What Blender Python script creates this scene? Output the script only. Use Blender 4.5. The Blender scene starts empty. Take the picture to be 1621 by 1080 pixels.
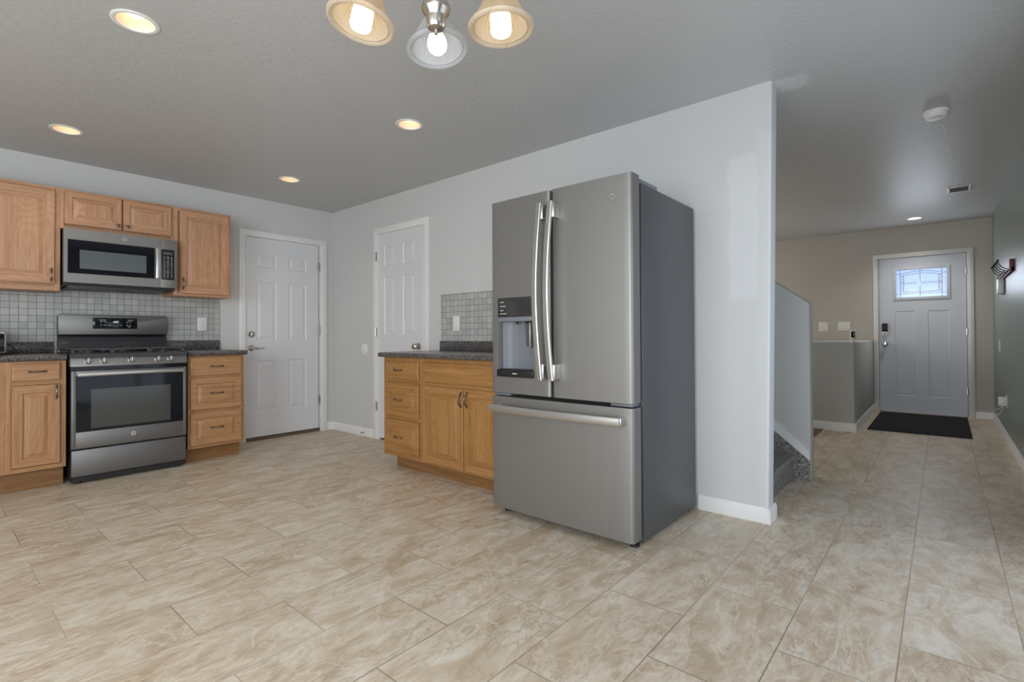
import bpy, bmesh, math, random
from mathutils import Vector, Matrix
random.seed(7)
C = bpy.context.scene.collection
SC = bpy.context.scene
PI = math.pi

# ------------------------------------------------------------------ camera
cam_d = bpy.data.cameras.new('camera')
cam = bpy.data.objects.new('camera', cam_d)
C.objects.link(cam)
cam_d.sensor_width = 36.0
cam_d.lens = 800.54 / 1621 * 36.0
cam_d.shift_y = (523.294 - 540.0) / 1621.0
cam_d.clip_start = 0.02
R_ = Vector((0.64851952, -0.76118027, -0.00519974))
U_ = Vector((-0.00385927, -0.01011883, 0.99994136))
F_ = Vector((0.76118824, 0.64846142, 0.00949986))
cam.matrix_world = Matrix(((R_.x, U_.x, -F_.x, -3.0374), (R_.y, U_.y, -F_.y, -5.2533), (R_.z, U_.z, -F_.z, 1.045), (0, 0, 0, 1)))
SC.camera = cam

# ------------------------------------------------------------------ view, world, daylight
SC.view_settings.view_transform = 'Standard'
SC.view_settings.look = 'None'
SC.view_settings.gamma = 1.0
SC.view_settings.use_curve_mapping = False
SC.view_settings.exposure = 0.0
SC.cycles.use_denoising = True
SC.cycles.max_bounces = 10
SC.cycles.diffuse_bounces = 6
SC.cycles.glossy_bounces = 4
SC.cycles.transparent_max_bounces = 12
SC.cycles.sample_clamp_indirect = 6.0
SC.cycles.caustics_reflective = False
SC.cycles.caustics_refractive = False

w = bpy.data.worlds.new('sky')
SC.world = w
w.use_nodes = True
bg = w.node_tree.nodes['Background']
bg.inputs['Color'].default_value = (0.66, 0.78, 1.0, 1)
bg.inputs['Strength'].default_value = 1.3


def area(name, loc, rot, sx, sy, power, col):
    d = bpy.data.lights.new(name, 'AREA')
    d.shape = 'RECTANGLE'
    d.size, d.size_y = sx, sy
    d.energy = power
    d.color = col
    o = bpy.data.objects.new(name, d)
    C.objects.link(o)
    o.location = loc
    o.rotation_euler = rot
    return o


DAY = (0.92, 0.96, 1.0)
# daylight through the dining window (wall behind the camera on the left) and through the sliding door
area('window_daylight', (-5.97, -4.15, 1.35), (0, math.radians(-90), 0), 1.9, 2.4, 106, DAY)
area('side_fill', (-3.9, -5.70, 1.25), (math.radians(90), 0, 0), 1.7, 1.5, 62, DAY)  # fill added to light the back wall; its window is made up
area('sliding_door_daylight', (-0.75, -5.70, 1.05), (math.radians(90), 0, 0), 2.2, 1.9, 8, DAY)
area('entry_daylight', (5.30, -5.04, 1.69), (0, math.radians(90), 0), 0.34, 0.5, 4, (0.8, 0.88, 1.0))
area('living_room_fill', (3.2, -1.95, 1.5), (math.radians(-90), 0, 0), 3.0, 1.5, 30, (1.0, 0.92, 0.82))  # warm fill added to brighten the hall; no window stands behind it


# ------------------------------------------------------------------ materials
def newmat(name):
    m = bpy.data.materials.new(name)
    m.use_nodes = True
    nt = m.node_tree
    b = nt.nodes['Principled BSDF']
    return m, nt, b


def srgb(r, g, b):
    f = lambda c: (c / 255 / 12.92) if c / 255 <= 0.04045 else ((c / 255 + 0.055) / 1.055) ** 2.4
    return (f(r), f(g), f(b), 1)


def N(nt, t, **kw):
    n = nt.nodes.new(t)
    for k, v in kw.items():
        setattr(n, k, v)
    return n


def mapped(nt, scale=(1, 1, 1), loc=(0, 0, 0), rot=(0, 0, 0), src='Object'):
    tc = N(nt, 'ShaderNodeTexCoord')
    mp = N(nt, 'ShaderNodeMapping')
    mp.inputs['Scale'].default_value = scale
    mp.inputs['Location'].default_value = loc
    mp.inputs['Rotation'].default_value = rot
    nt.links.new(tc.outputs[src], mp.inputs['Vector'])
    return mp.outputs['Vector']


def ramp(nt, fac, stops):
    r = N(nt, 'ShaderNodeValToRGB')
    e = r.color_ramp.elements
    while len(e) > 1:
        e.remove(e[-1])
    e[0].position, e[0].color = stops[0]
    for p, c in stops[1:]:
        x = e.new(p)
        x.color = c
    nt.links.new(fac, r.inputs['Fac'])
    return r.outputs['Color']


def noise(nt, vec, scale, detail=3, rough=0.5, dist=0.0, dims='3D', wv=None):
    n = N(nt, 'ShaderNodeTexNoise')
    n.noise_dimensions = dims
    n.inputs['Scale'].default_value = scale
    n.inputs['Detail'].default_value = detail
    n.inputs['Roughness'].default_value = rough
    n.inputs['Distortion'].default_value = dist
    if vec is not None:
        nt.links.new(vec, n.inputs['Vector'])
    if wv is not None:
        nt.links.new(wv, n.inputs['W'])
    return n.outputs['Fac']


def mixc(nt, fac, a, b, mode='MIX'):
    m = N(nt, 'ShaderNodeMix', data_type='RGBA', blend_type=mode)
    for sock, v in ((m.inputs[0], fac), (m.inputs[6], a), (m.inputs[7], b)):
        if isinstance(v, (int, float)):
            sock.default_value = v
        elif isinstance(v, tuple):
            sock.default_value = v
        else:
            nt.links.new(v, sock)
    return m.outputs[2]


def math_(nt, op, a, b=None, c=None, clamp=False):
    m = N(nt, 'ShaderNodeMath', operation=op, use_clamp=clamp)
    for i, v in enumerate((a, b, c)):
        if v is None:
            continue
        if isinstance(v, (int, float)):
            m.inputs[i].default_value = v
        else:
            nt.links.new(v, m.inputs[i])
    return m.outputs[0]


def bump(nt, b, h, strength=0.2, dist=0.01):
    bn = N(nt, 'ShaderNodeBump')
    bn.inputs['Strength'].default_value = strength
    bn.inputs['Distance'].default_value = dist
    nt.links.new(h, bn.inputs['Height'])
    nt.links.new(bn.outputs['Normal'], b.inputs['Normal'])


def simple(name, col, rough=0.5, metal=0.0, spec=0.5, coat=0.0, emit=None, es=0.0):
    m, nt, b = newmat(name)
    b.inputs['Base Color'].default_value = col
    b.inputs['Roughness'].default_value = rough
    b.inputs['Metallic'].default_value = metal
    b.inputs['Specular IOR Level'].default_value = spec
    b.inputs['Coat Weight'].default_value = coat
    if emit:
        b.inputs['Emission Color'].default_value = emit
        b.inputs['Emission Strength'].default_value = es
    return m


def smooth_box(nt, val, lo, hi, soft):
    a = N(nt, 'ShaderNodeMapRange', interpolation_type='SMOOTHSTEP')
    a.inputs['From Min'].default_value = lo - soft
    a.inputs['From Max'].default_value = lo + soft
    nt.links.new(val, a.inputs['Value'])
    b = N(nt, 'ShaderNodeMapRange', interpolation_type='SMOOTHSTEP')
    b.inputs['From Min'].default_value = hi - soft
    b.inputs['From Max'].default_value = hi + soft
    b.inputs['To Min'].default_value = 1.0
    b.inputs['To Max'].default_value = 0.0
    nt.links.new(val, b.inputs['Value'])
    return math_(nt, 'MULTIPLY', a.outputs[0], b.outputs[0])


def paint(name, col, rough=0.6, tex=60, strength=0.12, patches=(), spec=0.35, patch_col=None):
    """wall paint with orange-peel texture; patches: touched-up areas (boxes in world metres)"""
    m, nt, b = newmat(name)
    v = mapped(nt)
    n1 = noise(nt, v, tex, 2, 0.5)
    n2 = noise(nt, v, 1.3, 3, 0.5)
    base = mixc(nt, math_(nt, 'MULTIPLY', n2, 0.10), col, tuple(c * 0.86 for c in col[:3]) + (1,))
    if patches:
        sep = N(nt, 'ShaderNodeSeparateXYZ')
        wob = noise(nt, v, 6, 3, 0.6)
        nt.links.new(v, sep.inputs[0])
        for (ax, lo, hi, ax2, lo2, hi2, soft, amt) in patches:
            a = math_(nt, 'ADD', sep.outputs[ax], math_(nt, 'MULTIPLY_ADD', wob, 0.10, -0.05))
            c2 = math_(nt, 'ADD', sep.outputs[ax2], math_(nt, 'MULTIPLY_ADD', wob, -0.10, 0.05))
            f = math_(nt, 'MULTIPLY', smooth_box(nt, a, lo, hi, soft), smooth_box(nt, c2, lo2, hi2, soft * 1.5))
            base = mixc(nt, math_(nt, 'MULTIPLY', f, amt), base, patch_col)
    nt.links.new(base, b.inputs['Base Color'])
    b.inputs['Roughness'].default_value = rough
    b.inputs['Specular IOR Level'].default_value = spec
    bump(nt, b, n1, strength, 0.004)
    return m


def oak(name, scale, tones):
    m, nt, b = newmat(name)
    oi = N(nt, 'ShaderNodeObjectInfo')
    v = mapped(nt, scale)
    rnd = math_(nt, 'MULTIPLY', oi.outputs['Random'], 37.0)
    grain = noise(nt, mapped(nt, tuple(s * 1.9 if s > 5 else s for s in scale)), 1.0, 4, 0.62, 0.3, '4D', rnd)
    v2 = mapped(nt, tuple(4.6 if s > 5 else 1.15 for s in scale))
    big = noise(nt, v2, 1.0, 1, 0.4, 0.3, '4D', rnd)
    rings = math_(nt, 'FRACT', math_(nt, 'MULTIPLY', big, 24.0))
    rings = math_(nt, 'ABSOLUTE', math_(nt, 'SUBTRACT', rings, 0.5))
    col = ramp(nt, grain, [(0.28, tones[0]), (0.46, tones[1]), (0.62, tones[2]), (0.8, tones[1])])
    col = mixc(nt, math_(nt, 'MULTIPLY', math_(nt, 'SUBTRACT', 0.5, rings), 0.75, clamp=True), col, tones[0])
    v3 = mapped(nt, tuple(s * 3.2 for s in scale))
    pore = noise(nt, v3, 1.0, 2, 0.5, 0.0, '4D', rnd)
    pf = N(nt, 'ShaderNodeMapRange')
    pf.inputs['From Min'].default_value = 0.60
    pf.inputs['From Max'].default_value = 0.72
    pf.inputs['To Max'].default_value = 0.35
    nt.links.new(pore, pf.inputs['Value'])
    col = mixc(nt, pf.outputs[0], col, tones[3])
    nt.links.new(col, b.inputs['Base Color'])
    b.inputs['Roughness'].default_value = 0.42
    b.inputs['Specular IOR Level'].default_value = 0.4
    bump(nt, b, grain, 0.06, 0.002)
    return m


M = {}
M['wall'] = paint('wall_paint_light_grey', srgb(206, 207, 206))
M['wall_patched'] = paint('wall_paint_light_grey_touched_up', srgb(206, 207, 206), patch_col=srgb(222, 224, 226),
                          patches=[(1, -4.47, -4.32, 2, 1.25, 2.06, 0.012, 0.40), (1, -4.60, -4.475, 2, -0.2, 2.18, 0.03, 0.25)])
M['wall_entry'] = paint('wall_paint_warm_grey', srgb(192, 187, 180))
M['wall_box'] = paint('wall_paint_mid_grey', srgb(196, 196, 192))
M['wall_green'] = paint('wall_paint_sage_grey', srgb(128, 140, 134), rough=0.36, tex=45, strength=0.16, spec=0.5)
M['ceiling'] = paint('ceiling_paint', srgb(192, 193, 193), rough=0.42, tex=36, strength=0.48, spec=0.5, patch_col=srgb(214, 216, 216),
                     patches=[(0, 0.02, 0.19, 1, -4.70, -4.53, 0.025, 0.8)])
M['trim'] = simple('white_trim_paint', srgb(232, 232, 230), 0.4)
M['door_white'] = simple('white_door_paint', srgb(220, 221, 224), 0.38)
M['door_entry'] = simple('pale_blue_grey_door_paint', srgb(210, 215, 226), 0.4)
OT = [srgb(142, 98, 52), srgb(163, 119, 69), srgb(175, 132, 82), srgb(120, 79, 42)]  # oak beside the fridge; the palettes carry each spot's light in their tones
OT2 = [srgb(166, 122, 90), srgb(190, 146, 113), srgb(200, 160, 127), srgb(142, 98, 68)]  # same oak, light colour at the wall cabinets mixed into the tones
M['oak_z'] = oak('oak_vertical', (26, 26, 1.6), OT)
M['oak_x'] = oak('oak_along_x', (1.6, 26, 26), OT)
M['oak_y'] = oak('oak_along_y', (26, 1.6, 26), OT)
M['oak2_z'] = oak('oak_lit_upper_vertical', (26, 26, 1.6), OT2)
M['oak2_x'] = oak('oak_lit_upper_along_x', (1.6, 26, 26), OT2)
OT3 = [srgb(154, 111, 74), srgb(177, 133, 93), srgb(188, 146, 106), srgb(130, 90, 56)]  # same oak again, light at the back-wall base cabinets put into the tones
M['oak3_z'] = oak('oak_lit_base_vertical', (26, 26, 1.6), OT3)
M['oak3_x'] = oak('oak_lit_base_along_x', (1.6, 26, 26), OT3)
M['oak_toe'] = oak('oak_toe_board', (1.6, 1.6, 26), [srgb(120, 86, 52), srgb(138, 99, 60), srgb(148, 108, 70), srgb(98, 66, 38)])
M['slate'] = None
M['chrome'] = simple('brushed_steel', (0.60, 0.595, 0.58, 1), 0.32, 1.0)
M['nickel'] = simple('brushed_nickel', (0.56, 0.52, 0.47, 1), 0.26, 1.0)
M['bronze'] = simple('dark_bronze', (0.24, 0.19, 0.155, 1), 0.3, 0.95)
M['black'] = simple('black_enamel', (0.012, 0.012, 0.014, 1), 0.3)
M['black_matte'] = simple('black_plastic', (0.014, 0.014, 0.015, 1), 0.55)
M['iron'] = simple('cast_iron', (0.055, 0.055, 0.058, 1), 0.42)
M['glass_black'] = simple('black_glass', (0.007, 0.008, 0.011, 1), 0.05, 0.0, 0.3)
M['black_gloss'] = simple('glossy_black_enamel', (0.012, 0.014, 0.02, 1), 0.12, 0.0, 1.0)
M['knob_steel'] = simple('satin_knob_steel', (0.46, 0.455, 0.445, 1), 0.42, 1.0)
M['screen_grey'] = simple('smoked_mirror_panel', (0.045, 0.045, 0.047, 1), 0.10, 0.35, 1.0)
M['glass_window'] = simple('screened_oven_glass', (0.048, 0.05, 0.042, 1), 0.14, 0.0, 0.6)
M['mw_window'] = simple('screened_microwave_glass', (0.09, 0.105, 0.115, 1), 0.2, 0.0, 0.8)
M['white_plastic'] = simple('white_plastic', srgb(232, 232, 230), 0.35)
M['mark_white'] = simple('printed_grey_marks', srgb(190, 194, 198), 0.5)
M['display_lit'] = simple('lit_digits', (0.1, 0.1, 0.1, 1), 0.4, emit=(0.75, 0.92, 1.0, 1), es=1.2)
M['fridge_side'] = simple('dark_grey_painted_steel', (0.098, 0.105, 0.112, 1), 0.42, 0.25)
M['gasket'] = simple('black_rubber', (0.01, 0.01, 0.01, 1), 0.7)
M['maroon'] = simple('maroon_wood', srgb(112, 44, 52), 0.45)
M['cap_grey'] = simple('grey_plastic', srgb(118, 122, 128), 0.45)
M['lead'] = simple('lead_came', srgb(128, 132, 142), 0.4, 0.6)


def slate(name, col, rough):
    m, nt, b = newmat(name)
    v = mapped(nt, (260, 260, 2.5))
    n = noise(nt, v, 1.0, 2, 0.5)
    nt.links.new(ramp(nt, n, [(0.3, tuple(c * 0.98 for c in col) + (1,)), (0.7, tuple(c * 1.02 for c in col) + (1,))]), b.inputs['Base Color'])
    b.inputs['Metallic'].default_value = 0.78
    b.inputs['Roughness'].default_value = rough
    return m


M['slate'] = slate('slate_finish_steel', (0.285, 0.278, 0.266), 0.46)
M['slate_cool'] = slate('slate_finish_steel_range', (0.20, 0.197, 0.193), 0.46)


def granite(name):
    m, nt, b = newmat(name)
    v = mapped(nt)
    vo = N(nt, 'ShaderNodeTexVoronoi')
    vo.inputs['Scale'].default_value = 190
    nt.links.new(v, vo.inputs['Vector'])
    n = noise(nt, v, 120, 3, 0.7)
    sp = N(nt, 'ShaderNodeSeparateColor')
    nt.links.new(vo.outputs['Color'], sp.inputs[0])
    c = ramp(nt, sp.outputs[0], [(0.0, srgb(34, 34, 38)), (0.35, srgb(78, 76, 76)), (0.65, srgb(112, 106, 100)), (0.9, srgb(150, 144, 138)), (1.0, srgb(62, 62, 68))])
    c = mixc(nt, math_(nt, 'MULTIPLY', n, 0.6), c, srgb(60, 60, 64))
    nt.links.new(c, b.inputs['Base Color'])
    b.inputs['Roughness'].default_value = 0.24
    return m


M['granite'] = granite('speckled_dark_granite')


def floor_tile(name):
    m, nt, b = newmat(name)
    v = mapped(nt, (1, 1, 1), (2.70 + 60.2, 4.51 + 31.2, 0))
    br = N(nt, 'ShaderNodeTexBrick')
    br.offset, br.offset_frequency, br.squash, br.squash_frequency = 0.5, 2, 1.0, 2
    br.inputs['Color1'].default_value = (0, 0, 0, 1)
    br.inputs['Color2'].default_value = (1, 1, 1, 1)
    br.inputs['Mortar'].default_value = (0.5, 0.5, 0.5, 1)
    br.inputs['Scale'].default_value = 1.0
    br.inputs['Mortar Size'].default_value = 0.0022
    br.inputs['Mortar Smooth'].default_value = 0.25
    br.inputs['Bias'].default_value = 0.0
    br.inputs['Brick Width'].default_value = 0.602
    br.inputs['Row Height'].default_value = 0.312
    nt.links.new(v, br.inputs['Vector'])
    tid = math_(nt, 'MULTIPLY', br.outputs['Color'], 61.0)
    # marbling, stretched along a diagonal of the room, different in every tile
    vr = mapped(nt, (1.0, 2.3, 1), (0, 0, 0), (0, 0, math.radians(-14)))
    n1 = noise(nt, vr, 4.0, 8, 0.68, 0.9, '4D', tid)
    n2 = noise(nt, vr, 1.5, 3, 0.5, 0.6, '4D', tid)
    n3 = noise(nt, vr, 5.0, 5, 0.62, 1.2, '4D', tid)
    base = ramp(nt, n1, [(0.30, srgb(164, 140, 112)), (0.43, srgb(192, 172, 147)), (0.54, srgb(208, 194, 174)), (0.68, srgb(223, 215, 203))])
    base = mixc(nt, math_(nt, 'MULTIPLY', n2, 0.30), base, srgb(204, 190, 168))
    # thin brown veins where the noise passes its middle value
    d = math_(nt, 'ABSOLUTE', math_(nt, 'SUBTRACT', n3, 0.5))
    vein = N(nt, 'ShaderNodeMapRange')
    vein.inputs['From Min'].default_value = 0.0
    vein.inputs['From Max'].default_value = 0.035
    vein.inputs['To Min'].default_value = 1.0
    vein.inputs['To Max'].default_value = 0.0
    nt.links.new(d, vein.inputs['Value'])
    band = N(nt, 'ShaderNodeMapRange')
    band.inputs['From Min'].default_value = 0.46
    band.inputs['From Max'].default_value = 0.62
    nt.links.new(n2, band.inputs['Value'])
    vf = math_(nt, 'MULTIPLY', math_(nt, 'MULTIPLY', vein.outputs[0], band.outputs[0]), 0.5)
    base = mixc(nt, vf, base, srgb(150, 124, 98))
    vlight = noise(nt, vr, 2.8, 4, 0.55, 1.5, '4D', tid)
    d2 = math_(nt, 'ABSOLUTE', math_(nt, 'SUBTRACT', vlight, 0.5))
    lf = N(nt, 'ShaderNodeMapRange')
    lf.inputs['From Max'].default_value = 0.03
    lf.inputs['To Min'].default_value = 0.45
    lf.inputs['To Max'].default_value = 0.0
    nt.links.new(d2, lf.inputs['Value'])
    base = mixc(nt, lf.outputs[0], base, srgb(228, 218, 202))
    # grout: mostly the tile's own tone, darker where dirt has settled
    gv = mapped(nt)
    gn = noise(nt, gv, 0.9, 2, 0.5)
    gcol = ramp(nt, gn, [(0.38, srgb(118, 106, 92)), (0.60, srgb(182, 168, 148))])
    col = mixc(nt, math_(nt, 'MULTIPLY', br.outputs['Fac'], 0.85), base, gcol)
    nt.links.new(col, b.inputs['Base Color'])
    rr = N(nt, 'ShaderNodeMapRange')
    rr.inputs['To Min'].default_value = 0.34
    rr.inputs['To Max'].default_value = 0.5
    nt.links.new(n1, rr.inputs['Value'])
    nt.links.new(rr.outputs[0], b.inputs['Roughness'])
    b.inputs['Specular IOR Level'].default_value = 0.4
    h = math_(nt, 'SUBTRACT', math_(nt, 'MULTIPLY', n1, 0.25), br.outputs['Fac'])
    bump(nt, b, h, 0.25, 0.003)
    return m


M['floor'] = floor_tile('cream_marbled_floor_tile')


def mosaic(name, rot, size=0.0508, origin=(0, 0, 0)):
    m, nt, b = newmat(name)
    v = mapped(nt, (1, 1, 1), origin, rot)
    br = N(nt, 'ShaderNodeTexBrick')
    br.offset, br.squash = 0.0, 1.0
    br.inputs['Color1'].default_value = (0, 0, 0, 1)
    br.inputs['Color2'].default_value = (1, 1, 1, 1)
    br.inputs['Mortar'].default_value = (0.5, 0.5, 0.5, 1)
    br.inputs['Scale'].default_value = 1.0
    br.inputs['Mortar Size'].default_value = 0.0018
    br.inputs['Mortar Smooth'].default_value = 0.2
    br.inputs['Brick Width'].default_value = 0.0492
    br.inputs['Row Height'].default_value = size
    nt.links.new(v, br.inputs['Vector'])
    tid = math_(nt, 'MULTIPLY', br.outputs['Color'], 43.0)
    n = noise(nt, v, 30, 4, 0.6, 0.5, '4D', tid)
    tone = ramp(nt, br.outputs['Color'], [(0.0, srgb(176, 177, 174)), (0.5, srgb(187, 188, 185)), (1.0, srgb(200, 200, 196))])
    tone = mixc(nt, math_(nt, 'MULTIPLY', n, 0.5), tone, srgb(150, 150, 144))
    col = mixc(nt, br.outputs['Fac'], tone, srgb(108, 112, 113))
    nt.links.new(col, b.inputs['Base Color'])
    b.inputs['Roughness'].default_value = 0.45
    bump(nt, b, math_(nt, 'SUBTRACT', 1.0, br.outputs['Fac']), 0.4, 0.002)
    return m


M['mosaic_a'] = mosaic('grey_stone_mosaic_back', (math.radians(90), 0, 0), origin=(2.602 + 0.0492 * 200, 1.012 + 10.16, 10.0))
M['mosaic_b'] = mosaic('grey_stone_mosaic_side', (0, math.radians(90), math.radians(90)), origin=(-1.838 + 10.16, -0.997 + 10.16, 10.0))


def carpet(name, a, c, scale):
    m, nt, b = newmat(name)
    v = mapped(nt)
    n = noise(nt, v, scale, 2, 0.7)
    n2 = noise(nt, v, scale * 2.2, 2, 0.6)
    nt.links.new(ramp(nt, n, [(0.38, a), (0.62, c)]), b.inputs['Base Color'])
    b.inputs['Roughness'].default_value = 0.95
    b.inputs['Specular IOR Level'].default_value = 0.1
    bump(nt, b, n2, 0.8, 0.012)
    return m


M['carpet'] = carpet('speckled_grey_carpet', srgb(86, 86, 86), srgb(200, 197, 190), 130)
M['mat'] = carpet('black_ribbed_mat', srgb(26, 26, 29), srgb(84, 84, 88), 110)


def wood_floor(name):
    m, nt, b = newmat(name)
    n = noise(nt, mapped(nt, (2, 24, 1)), 1.0, 4, 0.6)
    nt.links.new(ramp(nt, n, [(0.3, srgb(70, 40, 28)), (0.7, srgb(110, 66, 46))]), b.inputs['Base Color'])
    b.inputs['Roughness'].default_value = 0.35
    return m


M['wood_floor'] = wood_floor('dark_red_wood_floor')


def frosted(name, tint, transp):
    m, nt, b = newmat(name)
    out = nt.nodes['Material Output']
    tr = N(nt, 'ShaderNodeBsdfTransparent')
    tr.inputs['Color'].default_value = tint
    tl = N(nt, 'ShaderNodeBsdfTranslucent')
    tl.inputs['Color'].default_value = tint
    mx = N(nt, 'ShaderNodeMixShader')
    mx.inputs[0].default_value = transp
    nt.links.new(tl.outputs[0], mx.inputs[1])
    nt.links.new(tr.outputs[0], mx.inputs[2])
    gl = N(nt, 'ShaderNodeBsdfGlossy')
    gl.inputs['Roughness'].default_value = 0.1
    mx2 = N(nt, 'ShaderNodeMixShader')
    mx2.inputs[0].default_value = 0.06
    nt.links.new(mx.outputs[0], mx2.inputs[1])
    nt.links.new(gl.outputs[0], mx2.inputs[2])
    nt.links.new(mx2.outputs[0], out.inputs['Surface'])
    return m


M['door_glass'] = frosted('textured_door_glass', (0.82, 0.88, 0.97, 1), 0.6)
M['bevel_glass'] = frosted('bevelled_border_glass', (0.97, 0.93, 0.92, 1), 0.75)
M['clear_pane'] = frosted('clear_window_pane', (0.97, 0.98, 0.98, 1), 0.98)


def shade_glass(name, tint, glow, es):
    """ribbed prismatic shade glass, lit from the bulb inside"""
    m, nt, b = newmat(name)
    out = nt.nodes['Material Output']
    v = mapped(nt)
    sep = N(nt, 'ShaderNodeSeparateXYZ')
    nt.links.new(v, sep.inputs[0])
    ang = math_(nt, 'ARCTAN2', sep.outputs[1], sep.outputs[0])
    rib = math_(nt, 'SINE', math_(nt, 'MULTIPLY', ang, 90.0))
    b.inputs['Base Color'].default_value = tint
    b.inputs['Roughness'].default_value = 0.22
    bump(nt, b, rib, 0.35, 0.003)
    tl = N(nt, 'ShaderNodeBsdfTranslucent')
    tl.inputs['Color'].default_value = tint
    tr = N(nt, 'ShaderNodeBsdfTransparent')
    tr.inputs['Color'].default_value = tint
    m1 = N(nt, 'ShaderNodeMixShader')
    m1.inputs[0].default_value = 0.45
    nt.links.new(b.outputs[0], m1.inputs[1])
    nt.links.new(tl.outputs[0], m1.inputs[2])
    m2 = N(nt, 'ShaderNodeMixShader')
    m2.inputs[0].default_value = 0.22
    nt.links.new(m1.outputs[0], m2.inputs[1])
    nt.links.new(tr.outputs[0], m2.inputs[2])
    nt.links.new(m2.outputs[0], out.inputs['Surface'])
    return m


M['shade_warm'] = shade_glass('ribbed_shade_glass', (0.80, 0.72, 0.60, 1), 0, 0)
M['shade_cool'] = shade_glass('ribbed_clear_shade_glass', (0.74, 0.75, 0.76, 1), 0, 0)
M['bulb_warm'] = simple('lit_warm_bulb', (1, 0.95, 0.85, 1), 0.4, emit=(1.0, 0.86, 0.62, 1), es=3.0)
M['bulb_white'] = simple('lit_white_bulb', (1, 1, 1, 1), 0.4, emit=(1.0, 0.98, 0.95, 1), es=2.6)
M['can_bulb'] = simple('lit_recessed_bulb', (1, 0.95, 0.88, 1), 0.4, emit=(1.0, 0.88, 0.72, 1), es=1.7)
M['can_baffle'] = simple('recessed_baffle_warm_lit', srgb(240, 218, 194), 0.5)  # white baffle with the bulb's warm light put into its colour
M['can_bulb_hall'] = simple('lit_recessed_white_bulb', (1, 1, 1, 1), 0.4, emit=(1.0, 0.97, 0.93, 1), es=5.0)


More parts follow.
